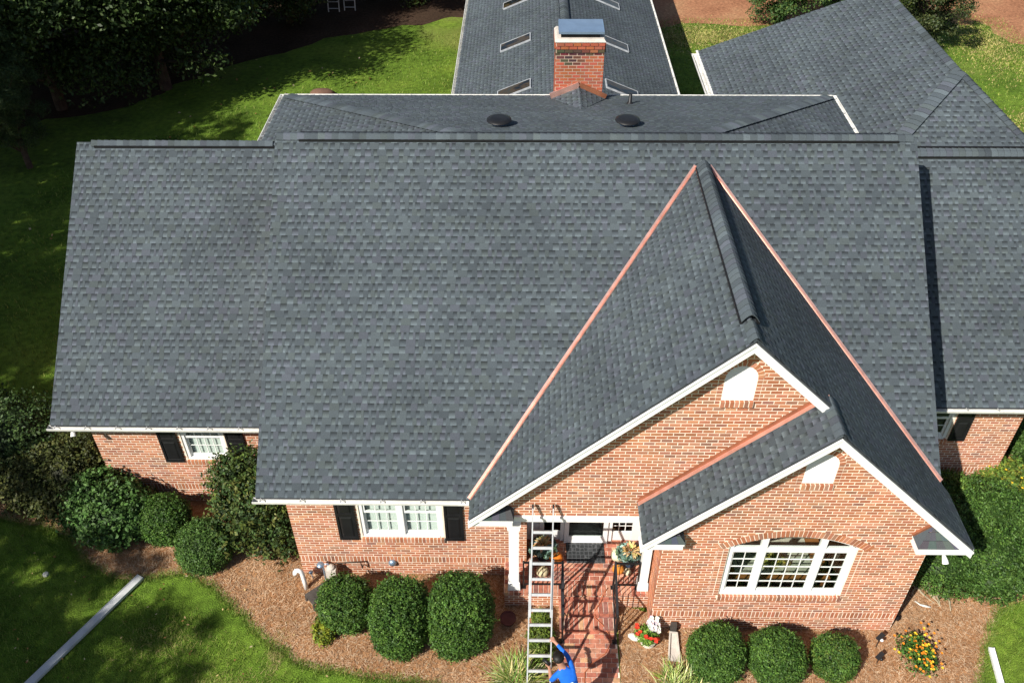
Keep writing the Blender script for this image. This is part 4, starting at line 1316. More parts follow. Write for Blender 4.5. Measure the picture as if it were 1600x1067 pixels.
for sg in (-1, 1):
    mb = MB(); mb.bar(LT + Vector((sg * .195, 0, 0)) + LNn * .035 - LD * .015, LT + Vector((sg * .195, 0, 0)) + LNn * .035 + LD * .05, .034, .074, up=LNn); mb.build('end_cap', 'black_plastic', lad)
    mb = MB(); mb.bar(LBo + Vector((sg * .222, 0, -.01)) + Vector((0, -.05, 0)), LBo + Vector((sg * .222, 0, -.01)) + Vector((0, .07, 0)), .05, .03); mb.build('foot', 'black_plastic', lad)
    mb = MB(); p = LT + LD * (fly_end - .05) + Vector((sg * .21, 0, 0)) + LNn * .02; mb.bar(p - LD * .08, p + LD * .08, .05, .09, up=LNn); mb.build('rung_lock', 'aluminium', lad)

# ------------------------------------------------------------------ the worker
def person():
    root = thing('person', 'person in a blue long-sleeved shirt reaching for the ladder', 'person', (.92, 8.36, 0))
    J = {}
    def j(n, x, y, z, r): J[n] = (Vector((x, y, z)), r)
    j('pel', .92, 8.38, .95, .145); j('sp', .87, 8.44, 1.14, .14); j('ch', .79, 8.54, 1.31, .145); j('nk', .73, 8.60, 1.46, .06); j('hd0', .68, 8.63, 1.55, .075); j('hd1', .645, 8.66, 1.66, .098); j('hd2', .64, 8.655, 1.73, .07)
    j('sR', .925, 8.58, 1.39, .066); j('eR', .83, 8.88, 1.36, .05); j('wR', .63, 9.10, 1.40, .032); j('hR', .575, 9.16, 1.42, .032)
    j('sL', .635, 8.51, 1.37, .066); j('eL', .53, 8.52, 1.10, .05); j('wL', .50, 8.74, 1.12, .032); j('hL', .49, 8.81, 1.13, .032)
    j('hpR', 1.02, 8.36, .90, .10); j('kR', 1.04, 8.40, .50, .068); j('aR', 1.05, 8.30, .09, .045); j('tR', 1.05, 8.48, .05, .042)
    j('hpL', .83, 8.38, .90, .10); j('kL', .80, 8.46, .50, .068); j('aL', .79, 8.36, .09, .045); j('tL', .78, 8.54, .05, .042)
    E_ = [('pel', 'sp'), ('sp', 'ch'), ('ch', 'nk'), ('nk', 'hd0'), ('hd0', 'hd1'), ('hd1', 'hd2'), ('ch', 'sR'), ('sR', 'eR'), ('eR', 'wR'), ('wR', 'hR'), ('ch', 'sL'), ('sL', 'eL'), ('eL', 'wL'), ('wL', 'hL'),
          ('pel', 'hpR'), ('hpR', 'kR'), ('kR', 'aR'), ('aR', 'tR'), ('pel', 'hpL'), ('hpL', 'kL'), ('kL', 'aL'), ('aL', 'tL')]
    # fingers
    for s, hx in (('R', -1), ('L', -1)):
        h = J['h' + s][0]; w_ = J['w' + s][0]; f = (h - w_).normalized(); side = f.cross(Vector((0, 0, 1))).normalized(); up = side.cross(f)
        for q, (o_, L) in enumerate(((-.033, .062), (-.011, .075), (.011, .072), (.033, .058))):
            p0 = h + side * o_ + f * .02; p1 = p0 + f * L * .55; p2 = p1 + f * L * .25 - up * L * .35
            j('f%s%da' % (s, q), *p0, .011); j('f%s%db' % (s, q), *p1, .0095); j('f%s%dc' % (s, q), *p2, .008)
            E_ += [('h' + s, 'f%s%da' % (s, q)), ('f%s%da' % (s, q), 'f%s%db' % (s, q)), ('f%s%db' % (s, q), 'f%s%dc' % (s, q))]
        p0 = h - side * .035 - f * .01; p1 = p0 - side * .025 + f * .03 - up * .01; p2 = p1 + f * .028 - up * .012
        j('t%sa' % s, *p1, .011); j('t%sb' % s, *p2, .009); E_ += [('h' + s, 't%sa' % s), ('t%sa' % s, 't%sb' % s)]
    names = list(J); idx = {n: i for i, n in enumerate(names)}
    me = bpy.data.meshes.new('body_skeleton'); me.from_pydata([J[n][0] for n in names], [(idx[a], idx[b]) for a, b in E_], [])
    tmp = bpy.data.objects.new('body_tmp', me); C.objects.link(tmp)
    md = tmp.modifiers.new('s', 'SKIN'); md.branch_smoothing = .3
    sv = me.skin_vertices[0].data
    for i, n in enumerate(names): sv[i].radius = (J[n][1], J[n][1]); sv[i].use_root = (n == 'pel')
    ss = tmp.modifiers.new('d', 'SUBSURF'); ss.levels = 2; ss.render_levels = 2
    dg = bpy.context.evaluated_depsgraph_get(); ev = tmp.evaluated_get(dg)
    bme = bpy.data.meshes.new_from_object(ev)
    bpy.data.objects.remove(tmp)
    bme.name = 'body'; bme.materials.clear()
    for mname in ('skin', 'shirt', 'jeans', 'black_plastic'): bme.materials.append(MAT[mname])
    segs = []
    for a, b in E_:
        mi = 0
        if a in ('pel', 'sp', 'ch') and b in ('sp', 'ch', 'sR', 'sL', 'nk'): mi = 1
        if (a, b) in (('sR', 'eR'), ('eR', 'wR'), ('sL', 'eL')): mi = 1
        if b in ('hpR', 'hpL', 'kR', 'kL', 'aR', 'aL'): mi = 2
        if b in ('tR', 'tL'): mi = 3
        segs.append((J[a][0], J[b][0], mi))
    for p in bme.polygons:
        c = Vector(p.center); best = None
        for a, b, mi in segs:
            d = b - a; t = max(0, min(1, (c - a).dot(d) / max(d.length_squared, 1e-9))); dist = (c - a - d * t).length
            if best is None or dist < best[0]: best = (dist, mi, t, b)
        mi = best[1]
        if mi == 1 and c.z < 1.0: mi = 2
        if mi == 1 and (c - J['wR'][0]).length < .05: mi = 0
        if (c - J['nk'][0]).length < .065 and c.z > 1.47: mi = 0
        p.material_index = mi; p.use_smooth = True
    body = bpy.data.objects.new('body', bme); C.objects.link(body); put(body, root)
    # hair: cap over the crown and back of the head, with strands
    hc = Vector((.643, 8.655, 1.685)); mb = MB()
    rr_ = random.Random(4)
    for i in range(900):
        d = Vector((rr_.gauss(0, 1), rr_.gauss(0, 1), rr_.gauss(0, 1))).normalized()
        if d.z < -.25 or (d.y > .55 and d.z < .35): continue
        p = hc + Vector((d.x * .100, d.y * .108, d.z * .105 + .012)); t = Vector((d.x * .3, -.4, -.6)); t = (t - d * t.dot(d)).normalized(); s = d.cross(t) * .012
        mb.face([p - s, p + s, p + t * .04 + s * .5 + d * .003, p + t * .04 - s * .5 + d * .003])
    mb.build('hair', 'hair', root)
    mb = MB()
    n = 12
    for i in range(6):
        for k in range(n):
            f_ = lambda a, b: hc + Vector((math.cos(6.2832 * b / n) * math.cos(a) * .098, math.sin(6.2832 * b / n) * math.cos(a) * .105, math.sin(a) * .10 + .012))
            a0 = -.25 + (math.pi / 2 + .25) * i / 6; a1 = -.25 + (math.pi / 2 + .25) * (i + 1) / 6
            if math.sin(6.2832 * (k + .5) / n) > .6 and i < 2: continue
            mb.face([f_(a0, k), f_(a0, k + 1), f_(a1, k + 1), f_(a1, k)])
    mb.build('hair_cap', 'hair', root, smooth=True)
    # face: nose, eyes, mouth, ears on the far side
    mb = MB(); fc = Vector((.64, 8.75, 1.645)); sk = (1, 1, 1)
    mb.solid([fc + Vector((-.014, -.01, -.02)), fc + Vector((.014, -.01, -.02)), fc + Vector((.014, .025, -.018)), fc + Vector((-.014, .025, -.018)), fc + Vector((-.006, -.01, .03)), fc + Vector((.006, -.01, .03)), fc + Vector((.005, .002, .03)), fc + Vector((-.005, .002, .03))])
    for sx in (-1, 1): mb.lathe(hc + Vector((sx * .098, .0, -.045)), [(.001, -.03), (.016, -.015), (.019, .012), (.001, .03)], 8)
    mb.build('nose_and_ears', 'skin', root)
    mb = MB()
    for sx in (-1, 1): mb.box(fc.x + sx * .032 - .012, fc.x + sx * .032 + .012, fc.y - .012, fc.y - .002, fc.z + .03, fc.z + .042)
    mb.box(fc.x - .022, fc.x + .022, fc.y - .012, fc.y + .0, fc.z - .05, fc.z - .042); mb.build('eyes_and_mouth', 'hair', root)
    # white print on the back of the shirt
    mb = MB()
    for (a, b, h) in ((-.02, .03, 0), (-.03, .01, .03), (-.01, .025, .055)): mb.box(.90 + a, .90 + b, 8.375, 8.38, 1.24 + h, 1.255 + h)
    mb.build('shirt_print', 'white_paint', root)
    return root
person()
# glove lying over the rung in the lower hand
mb = MB(); mb.tube([(.50, 8.80, 1.15), (.44, 8.86, 1.17), (.37, 8.90, 1.18)], [.03, .036, .028], 8); o = mb.build('work_glove', 'black_plastic', smooth=True); tag(o, 'black work glove held against the ladder rung', 'glove')

# power cord down the steps
pts = [(1.78, 10.95, .515), (1.70, 10.84, .515), (1.62, 10.72, .345), (1.50, 10.52, .345), (1.50, 10.44, .18), (1.66, 10.26, .18), (1.78, 10.15, .035), (1.80, 9.95, .035), (1.68, 9.72, .035), (1.42, 9.52, .035), (1.24, 9.30, .035), (1.22, 9.05, .035), (1.24, 8.6, .035)]
mb = MB(); mb.tube(pts, .008, 6); o = mb.build('power_cord', 'cord', smooth=True); tag(o, 'thin orange cord lying down the brick steps and path', 'cord')

# ------------------------------------------------------------------ utilities by the mid wall
mb = MB(); c0 = Vector((-4.72, 11.18, 0)); pts = [c0 + Vector((0, 0, -.02)), c0 + Vector((-.02, .03, .30)), c0 + Vector((-.04, .06, .50))]
for k in range(1, 7): a = math.pi * k / 7; pts.append(c0 + Vector((-.04 - .075 * (1 - math.cos(a)), .06, .50 + .10 * math.sin(a))))
pts.append(c0 + Vector((-.20, .06, .46)))
mb.tube(pts, .048, 12); o = mb.build('vent_pipe', 'pvc', smooth=True); tag(o, 'white curved plastic pipe standing in the mulch by the brick corner', 'pipe')

gm = thing('gas_meter', 'grey gas meter with pipes against the brick wall', 'gas meter', (-4.1, 11.42, 0))
mb = MB()
mb.box(-4.27, -4.05, 11.30, 11.46, .22, .50); mb.lathe((-4.16, 11.38, .50), [(.09, 0), (.08, .05), (.04, .08), (.001, .085)], 14); mb.build('meter_body', 'concrete', gm)
mb = MB(); mb.tube([(-4.34, 11.42, -.02), (-4.34, 11.42, .56), (-4.22, 11.42, .60), (-4.18, 11.40, .54)], .02, 8); mb.build('inlet_pipe', 'galv', gm)
mb = MB(); mb.tube([(-4.08, 11.40, .50), (-4.06, 11.42, .62), (-3.52, 11.46, .62), (-3.50, 11.47, .40), (-3.50, 11.56, .38)], .016, 8); mb.build('outlet_pipe', 'bark', gm)
mb = MB(); mb.lathe((-4.38, 11.40, .58), [(.001, -.04), (.07, -.03), (.085, 0), (.07, .03), (.001, .04)], 14); mb.build('regulator', 'galv', gm, smooth=True)
mb = MB(); A = Matrix.Rotation(.72, 3, 'Z'); c0 = Vector((-4.30, 10.98, .22))
q = [c0 + A @ Vector((x, y, 0)) for x, y in ((-.34, -.17), (.34, -.17), (.34, .17), (-.34, .17))]
mb.solid(q + [p + Vector((0, 0, .035)) for p in q]); 
for p in q: mb.box(p.x * .96 + c0.x * .04 - .02, p.x * .96 + c0.x * .04 + .02, p.y * .96 + c0.y * .04 - .02, p.y * .96 + c0.y * .04 + .02, -.02, .22)
grainy('dark_board', (.07, .06, .052), .85, n1=(3, .7, 1.2), n2=(30, .8, 1.1))
o = mb.build('wooden_lid', 'dark_board', fix=True); tag(o, 'dark weathered board cover standing in the mulch below the gas meter', 'board')
mb = MB(); mb.lathe((0, 0, 0), [(.085, 0), (.09, .03), (.06, .07), (.001, .08)], 16)
for i, v_ in enumerate(mb.v): mb.v[i] = (-2.85 + v_[0], Ym - .012 - v_[2], .46 + v_[1])
o = mb.build('dryer_vent', 'galv', smooth=True); tag(o, 'round grey vent hood low on the brick wall above the shrubs', 'vent hood')
mb = MB(); mb.tube([(-4.62, 11.45, -.02), (-4.64, 11.44, .22)], .012, 6); mb.lathe((-4.64, 11.44, .22), [(.001, 0), (.04, .01), (.05, .05), (.001, .07)], 10); o = mb.build('hose_bib', 'galv', smooth=True); tag(o, 'small grey tap on a thin pipe beside the gas meter', 'tap')

# ------------------------------------------------------------------ right bed
fp = thing('flower_pot', 'white round pot of red and white flowers beside the walkway', 'flower pot', (2.56, 9.95, 0))
mb = MB(); mb.lathe((2.56, 9.95, 0), [(.001, 0), (.10, 0), (.155, .10), (.17, .22), (.185, .23), (.18, .25), (.16, .25), (.15, .20), (.001, .2)], 20, (.72, .68, .58)); mb.build('pot', 'attr_matte', fp)
n = 900; d = unit(nr.normal(size=(n, 3))); d[:, 2] = np.abs(d[:, 2])
P = np.array([2.52, 9.98, .26]) + d * np.array([.25, .24, .24]) * nr.uniform(.5, 1.05, (n, 1))
v, k, c = leaf_quads(P, unit(d + nr.normal(size=(n, 3)) * .5), nr.uniform(.022, .045, n), pick([(.13, .24, .03), (.18, .28, .05), (.08, .17, .02)], n)); leaf_object('foliage', v, k, c, 'leaf', fp)
def blossoms(name, centres, col, root, r=.035, petals=7):
    mb = MB()
    for cpt in centres:
        c0 = Vector(cpt)
        for k in range(petals):
            a = 6.283 * k / petals + rnd.random(); dv = Vector((math.cos(a), math.sin(a), .35)); sd = Vector((-math.sin(a), math.cos(a), 0)) * r * .5
            cc = tuple(x * rnd.uniform(.8, 1.15) for x in col)
            mb.face([c0, c0 + dv * r * .6 - sd, c0 + dv * r, c0 + dv * r * .6 + sd], cc)
    kind(mb.build(name, 'leaf_dry', root), 'stuff')
blossoms('red_flower', [(2.50 + rnd.uniform(-.2, .24), 9.9 + rnd.uniform(-.16, .2), .46 + rnd.uniform(-.06, .08)) for _ in range(16)], (.62, .05, .025), fp, .045)
blossoms('white_flower', [(2.66 + rnd.uniform(-.11, .11), 10.10 + rnd.uniform(-.14, .14), .42 + rnd.uniform(-.06, .1)) for _ in range(60)], (.78, .77, .74), fp, .05)
mb = MB()
bmr = random.Random(3)
pr = []
for k in range(7):
    t = k / 6; rr_ = .085 * math.sin(math.pi * min(max(t, .06), .94)) ** .6
    pr.append([Vector((2.17 + t * .26, 10.10 - t * .07, .07)) + Vector((-.06, math.cos(a) * 1, math.sin(a) * .8)) * rr_ * bmr.uniform(.85, 1.15) for a in [6.283 * q / 9 for q in range(9)]])
for k in range(6):
    for q in range(9): mb.face([pr[k][q], pr[k][(q + 1) % 9], pr[k + 1][(q + 1) % 9], pr[k + 1][q]])
mb.face(pr[0]); mb.face(pr[-1])
grainy('pale_stone', (.66, .64, .58), .85, n1=(6, .8, 1.1), n2=(50, .85, 1.08), bump=.3)
o = mb.build('stone', 'pale_stone', fix=True); tag(o, 'pale elongated stone lying in mulch between path and flower pot', 'stone')
sb = MB(); z = .012
sb.solid([(2.93, 9.58, z), (3.18, 9.54, z), (3.19, 10.16, z), (3.03, 10.18, z), (2.93, 9.58, .05), (3.18, 9.54, .05), (3.19, 10.16, .09), (3.03, 10.18, .09)])
sb.bar((2.945, 9.59, .07), (3.04, 10.18, .105), .03, .05); sb.bar((3.165, 9.55, .07), (3.18, 10.16, .105), .03, .05); sb.bar((3.04, 10.165, .105), (3.18, 10.15, .105), .03, .05)
o = sb.build('splash_block', 'concrete'); tag(o, 'tapered beige concrete splash block beside the shrub by the bay wall', 'splash block')
mb = MB(); mb.box(3.05, 3.17, 10.20, 10.29, .012, .30); o = mb.build('downspout_foot', 'dark_board'); tag(o, 'short dark downspout foot at the bay wall above the splash block', 'downspout')
def stake(x, y, lean, label, head):
    root = thing('garden_stake', label, 'stake light', (x, y, 0), 'small lights in the right bed')
    t = Vector((x, y, 0)) + Vector(lean); mb = MB(); mb.tube([(x, y, -.03), tuple(t)], .008, 6); mb.build('spike', 'iron', root)
    mb = MB(); mb.bar(t - Vector((.07, .05, .02)), t + Vector((.07, .05, .04)), .09, .02); mb.build('panel', 'black_plastic', root)
    mb = MB(); mb.lathe(t + Vector((.02, -.06, -.02)), [(.001, -.035), (.03, -.02), (.038, 0), (.03, .02), (.001, .035)], 10); mb.build('lamp', head, root, smooth=True)
stake(7.22, 9.92, (.06, .10, .26), 'black stake lamp with white head beside the corner of the bay', 'white_paint')
stake(7.12, 9.55, (.05, .08, .20), 'small black stake lamp nearest the orange flowering plant', 'black_plastic')
mb = MB(); mb.tube([(7.80, 10.62, 0), (7.80, 10.60, .10), (7.83, 10.52, .16)], [.05, .055, .06], 10); o = mb.build('up_light', 'black_plastic', smooth=True); tag(o, 'black ground up-light at the right corner of the bay wall', 'lamp')
mb = MB(); pts = [(8.38, 11.03, .03), (8.46, 10.93, .035), (8.55, 10.90, .035), (8.66, 10.88, .03)]; mb.tube(pts, [.018, .02, .028, .02], 6, ); o = mb.build('pale_stick', 'pale_stone', smooth=True); tag(o, 'short pale stick lying on the mulch below the hedge', 'stick')
root = thing('exposed_roots', 'pale twisted bare branches at the foot of the right hedge', 'branches', (8.75, 11.4, 0))
rr_ = random.Random(9)
for i in range(9):
    p = Vector((8.3 + rr_.uniform(0, .9), 11.55 + rr_.uniform(-.25, .1), .02)); pts = [p]; d = Vector((rr_.uniform(-.4, .5), -1, .1)).normalized()
    for k in range(5): d = (d + Vector((rr_.uniform(-.5, .5), rr_.uniform(-.4, .4), rr_.uniform(-.12, .12)))).normalized(); pts.append(pts[-1] + d * .11); pts[-1].z = max(pts[-1].z, .025)
    mb = MB(); mb.tube(pts, [.035, .032, .028, .022, .016, .01], 7, (.36, .30, .20)); mb.build('branch', 'attr_matte', root, smooth=True)

# long metal pieces lying on the grass
def channel(a, b, wdt, label, mat):
    a = Vector(a); b = Vector(b); d = (b - a).normalized(); s = Vector((-d.y, d.x, 0)) * wdt / 2
    mb = MB(); z = Vector((0, 0, 1))
    prof = [(-1, .0), (1, .0), (1, .07), (.93, .07), (.90, .05), (-.90, .05), (-.93, .07), (-1, .07)]
    A = [a + s * p + z * (h + .03) for p, h in prof]; B = [b + s * p + z * (h + .03) for p, h in prof]
    for i in range(8): mb.face([A[i], A[(i + 1) % 8], B[(i + 1) % 8], B[i]])
    mb.face(A); mb.face(B)
    return tag(mb.build('metal_channel', mat, fix=True), label, 'metal channel')
channel((-8.42, 11.42, 0), (-10.5, 7.6, .0), .17, 'long silver metal channel lying across the left lawn', 'dull_silver')
channel((9.55, 9.92, 0), (9.15, 7.2, 0), .11, 'white metal channel lying on the grass at the right edge', 'white_paint')
# round terracotta object in the shade by the porch
mb = MB(); mb.lathe((-.32, 10.42, 0), [(.001, 0), (.11, 0), (.15, .14), (.17, .15), (.17, .19), (.15, .19), (.14, .16), (.001, .15)], 18); o = mb.build('clay_pot', 'dull_red', smooth=False); tag(o, 'dull reddish pot in the shade below the porch column', 'pot')

# ------------------------------------------------------------------ back yard things
def bg_ladder(x, y, label):
    root = thing('lattice_panel', label, 'ladder', (x, y, 0), 'two pale ladders under the trees')
    for sx in (-.28, .28):
        mb = MB(); mb.bar((x + sx, y, 0), (x + sx, y + .5, 2.6), .05, .04); mb.build('rail', 'aluminium', root)
    for k in range(8):
        f_ = (k + .5) / 8; mb = MB(); mb.bar((x - .28, y + .5 * f_, 2.6 * f_), (x + .28, y + .5 * f_, 2.6 * f_), .04, .03); mb.build('rung', 'aluminium', root)
bg_ladder(-10.0, 45.9, 'left of two pale ladders standing under the dark trees'); bg_ladder(-9.2, 46.1, 'right of two pale ladders standing under the dark trees')
g = thing('kettle_grill', 'round black grill between the garage gutter and back wing', 'grill', (6.35, 31.0, 0))
mb = MB(); mb.lathe((6.35, 31.0, 0), [(.001, .62), (.22, .66), (.36, .80), (.38, .92), (.36, 1.02), (.22, 1.14), (.001, 1.18)], 20); mb.build('bowl', 'black_plastic', g, smooth=True)
for a in (0, 2.1, 4.2):
    mb = MB(); mb.tube([(6.35 + .15 * math.cos(a), 31 + .15 * math.sin(a), .7), (6.35 + .33 * math.cos(a), 31 + .33 * math.sin(a), 0)], .015, 6); mb.build('leg', 'galv', g)
mb = MB(); mb.tube([(6.25, 30.9, 1.17), (6.25, 30.9, 1.22), (6.45, 30.9, 1.22), (6.45, 30.9, 1.17)], .014, 6); mb.build('handle', 'pvc', g)
mb = MB(); mb.lathe((-8.8, 35.75, 0), [(.55, 0), (.52, .15), (.38, .27), (.15, .33), (.001, .34)], 14, (.16, .09, .06), wob=lambda t: 1 + .12 * math.sin(t * 19)); o = mb.build('boulder', 'attr_matte', smooth=True); tag(o, 'brown low boulder on the lawn behind the rear gutter', 'boulder')
mb = MB(); mb.lathe((-10.57, 11.48, 0), [(.07, .01), (.06, .05), (.001, .06)], 7, (.5, .5, .45)); o = mb.build('litter', 'attr_matte'); tag(o, 'small pale scrap lying on the left lawn', 'scrap')
# furniture glimpsed through the bay window
tb = thing('dining_table', 'orange wooden table inside the bay window', 'table', (5.1, 11.2, .56))
mb = MB(); mb.box(4.0, 6.2, 10.62, 11.85, 1.26, 1.31); mb.build('table_top', 'wood', tb)
for x, y in ((4.1, 10.72), (6.1, 10.72), (4.1, 11.75), (6.1, 11.75)): mb = MB(); mb.box(x - .04, x + .04, y - .04, y + .04, .56, 1.26); mb.build('leg', 'wood', tb)
mb = MB(); mb.box(4.3, 5.9, 10.76, 11.75, 1.313, 1.318); o = mb.build('table_cloth', 'rug'); tag(o, 'pale cloth on the table inside the bay window', 'cloth')
n = 420; d = unit(nr.normal(size=(n, 3))); d[:, 2] = np.abs(d[:, 2])
P = np.array([5.10, 11.02, 1.36]) + d * np.array([.36, .20, .20]) * nr.uniform(.6, 1.0, (n, 1)); v, k, c = leaf_quads(P, unit(d + nr.normal(size=(n, 3)) * .5), nr.uniform(.025, .055, n), pick([(.45, .36, .05), (.16, .18, .03), (.5, .42, .12), (.10, .12, .03)], n)); o = leaf_object('flower_arrangement', v, k, c, 'leaf', None); tag(o, 'yellow flower arrangement on the table behind the bay window', 'flowers')

# ------------------------------------------------------------------ shrubs, flowers, trees, grass
def lobes_noise(d, seed, amp):
    """smooth direction noise from a few random lobes"""
    r = np.random.default_rng(seed); out = np.zeros(len(d))
    for _ in range(14):
        ax = unit(r.normal(size=(1, 3)))[0]; w = r.uniform(3, 9); out += r.uniform(-1, 1) * np.exp(w * (d @ ax - 1))
    return 1 + amp * out

def shrub_mesh(blobs, n, leaf, pal, seed, amp=.10, fuzz=.10, core=True, aspect=.55, updir=.25):
    """blobs: list of (cx,cy,cz,rx,ry,rz,power) ; returns verts,count,colours and core MB"""
    r = np.random.default_rng(seed)
    areas = np.array([b[3] * b[4] + b[3] * b[5] + b[4] * b[5] for b in blobs]); cnt = (n * areas / areas.sum()).astype(int)
    V = []; CC = []; tot = 0; mb = MB()
    for bi, (b, m) in enumerate(zip(blobs, cnt)):
        pw = b[6] if len(b) > 6 else 2.0
        tips = max(4, m // 6)
        d = unit(r.normal(size=(tips, 3)))
        k = (np.abs(d) ** pw).sum(1) ** (-1 / pw)          # superellipsoid: boxier for pw>2
        out = r.random(tips)
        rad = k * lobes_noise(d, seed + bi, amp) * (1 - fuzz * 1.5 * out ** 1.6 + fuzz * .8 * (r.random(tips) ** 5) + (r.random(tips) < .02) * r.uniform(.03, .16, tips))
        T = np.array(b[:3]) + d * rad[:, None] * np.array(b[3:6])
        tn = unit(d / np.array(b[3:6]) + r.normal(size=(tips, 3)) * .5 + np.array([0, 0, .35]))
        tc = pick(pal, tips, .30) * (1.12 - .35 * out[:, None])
        P = np.repeat(T, 6, 0) + r.normal(size=(tips * 6, 3)) * leaf * .95 + np.repeat(tn, 6, 0) * (r.random((tips * 6, 1)) * leaf * 2.2)
        nn = unit(np.repeat(tn, 6, 0) + r.normal(size=(tips * 6, 3)) * .85 + np.array([0, 0, updir]))
        c = np.repeat(tc, 6, 0) * (1 + r.uniform(-.22, .22, (tips * 6, 1)))
        ok = P[:, 2] > .03
        P = P[ok]; nn = nn[ok]; c = c[ok]; m2 = len(P)
        v, k2, _ = leaf_quads(P, nn, leaf * r.uniform(.6, 1.3, m2), None, aspect, .12)
        V.append(v); CC.append(c); tot += m2
        if core:
            R = []
            for i in range(9):
                th = math.pi * i / 8
                ring = []
                for q in range(16):
                    ph = 2 * math.pi * q / 16; dd = np.array([[math.sin(th) * math.cos(ph), math.sin(th) * math.sin(ph), math.cos(th)]])
                    kk = (np.abs(dd) ** pw).sum(1) ** (-1 / pw) * lobes_noise(dd, seed + bi, amp) * (.97 - fuzz * 1.25)
                    p = np.array(b[:3]) + dd[0] * kk[0] * np.array(b[3:6]); p[2] = max(p[2], -.02); ring.append(tuple(p))
                R.append(ring)
            for i in range(8):
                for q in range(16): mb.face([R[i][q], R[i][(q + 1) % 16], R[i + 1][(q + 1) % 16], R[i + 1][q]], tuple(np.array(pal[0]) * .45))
    return np.concatenate(V), tot, np.concatenate(CC), mb

def shrub(name, label, cat, loc, blobs, n, leaf, pal, seed, group=None, stems=4, **k):
    root = thing(name, label, cat, loc, group)
    bl = [(loc[0] + b[0], loc[1] + b[1], b[2], *b[3:]) for b in blobs]
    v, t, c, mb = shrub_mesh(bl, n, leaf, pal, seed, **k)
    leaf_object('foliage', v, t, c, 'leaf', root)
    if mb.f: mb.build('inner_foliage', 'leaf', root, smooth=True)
    st = MB(); rr_ = random.Random(seed)
    for i in range(stems):
        a = rr_.uniform(0, 6.28); b = bl[i % len(bl)]
        st.tube([(b[0] + .06 * math.cos(a), b[1] + .06 * math.sin(a), -.03), (b[0] + b[3] * .3 * math.cos(a), b[1] + b[4] * .3 * math.sin(a), b[2] * .7), (b[0] + b[3] * .6 * math.cos(a), b[1] + b[4] * .6 * math.sin(a), b[2] + b[5] * .5)], [.025, .018, .008], 6)
    st.build('stem', 'bark', root)
    return root

BOX = [(.042, .094, .014), (.056, .116, .017), (.029, .068, .012), (.082, .150, .024), (.046, .100, .017)]
BOXL = [(.050, .105, .020), (.064, .125, .022), (.040, .085, .018), (.075, .135, .028)]
DARK = [(.028, .056, .014), (.038, .072, .018), (.022, .044, .012), (.052, .088, .022)]
YEL = [(.085, .115, .022), (.055, .085, .018), (.11, .12, .03), (.04, .065, .015)]
OLIVE = [(.055, .065, .016), (.042, .055, .014), (.075, .08, .02), (.035, .042, .012)]
# boxwoods of the left bed
shrub('boxwood', 'low round clipped shrub with yellow tips beside the dark board cover', 'shrub', (-3.72, 10.50, 0), [(0, 0, .46, .56, .55, .53, 2.3)], 24000, .024, BOX + [(.07, .12, .02)], 21, 'clipped shrubs in front of the mid wall', amp=.12, fuzz=.13)
shrub('boxwood', 'tall clipped oval shrub, middle of the three before the double window', 'shrub', (-2.52, 10.08, 0), [(0, 0, .67, .52, .65, .80, 2.5)], 33000, .024, BOX, 22, 'clipped shrubs in front of the mid wall', amp=.13, fuzz=.14)
shrub('boxwood', 'largest clipped oval shrub next to the porch column', 'shrub', (-1.28, 10.13, 0), [(0, 0, .69, .60, .70, .82, 2.6)], 39000, .024, BOX, 23, 'clipped shrubs in front of the mid wall', amp=.14, fuzz=.14)
shrub('yellow_shrub', 'small yellow green plant at the foot of the low round shrub', 'shrub', (-4.12, 10.12, 0), [(0, 0, .16, .18, .30, .20)], 1800, .03, [(.22, .24, .02), (.16, .20, .02), (.10, .16, .02)], 24)
# right bed
shrub('boxwood', 'round clipped shrub nearest the splash block', 'shrub', (3.84, 9.50, 0), [(0, 0, .45, .53, .53, .50, 2.3)], 26000, .022, BOX, 25, 'clipped shrubs in front of the bay window', amp=.08, fuzz=.11)
shrub('boxwood', 'round clipped shrub, middle of three below the bay window', 'shrub', (5.02, 9.44, 0), [(0, 0, .43, .52, .52, .48, 2.3)], 26000, .022, BOX, 26, 'clipped shrubs in front of the bay window', amp=.08, fuzz=.11)
shrub('boxwood', 'smallest round clipped shrub below the bay window with a yellowed flank', 'shrub', (6.19, 9.47, 0), [(0, 0, .36, .40, .41, .40, 2.3)], 20000, .022, BOX + [(.085, .12, .02)], 27, 'clipped shrubs in front of the bay window', amp=.09, fuzz=.12)
# left group
shrub('round_shrub', 'small round clipped shrub between the leafy bush and the big loose bush', 'shrub', (-8.15, 12.62, 0), [(0, 0, .50, .53, .52, .56, 2.2)], 20000, .023, BOX, 28, amp=.06, fuzz=.09)
shrub('round_shrub', 'round clipped shrub at the mulch edge in front of the big loose bush', 'shrub', (-7.08, 11.98, 0), [(0, 0, .44, .56, .55, .52, 2.2)], 22000, .023, BOXL, 29, amp=.06, fuzz=.09)
shrub('loose_bush', 'big loose glossy bush reaching up to the left window', 'bush', (-6.02, 12.55, 0), [(0, 0, .95, 1.0, .85, .95), (.35, .1, 1.35, .62, .55, .75), (-.3, .2, 1.75, .55, .5, .75), (.55, -.25, .6, .6, .55, .6), (.15, .3, 2.05, .35, .3, .5)], 21000, .042, YEL + DARK, 30, amp=.22, fuzz=.30, stems=8)
shrub('leafy_bush', 'leafy mid green bush left of the small round shrub', 'bush', (-9.35, 12.75, 0), [(0, 0, .6, .85, .75, .68), (-.35, .3, .75, .65, .6, .75), (.45, .1, .5, .55, .55, .55)], 17000, .045, [(.045, .10, .02), (.06, .125, .028), (.035, .075, .018), (.08, .15, .035)], 31, amp=.18, fuzz=.22, stems=6)
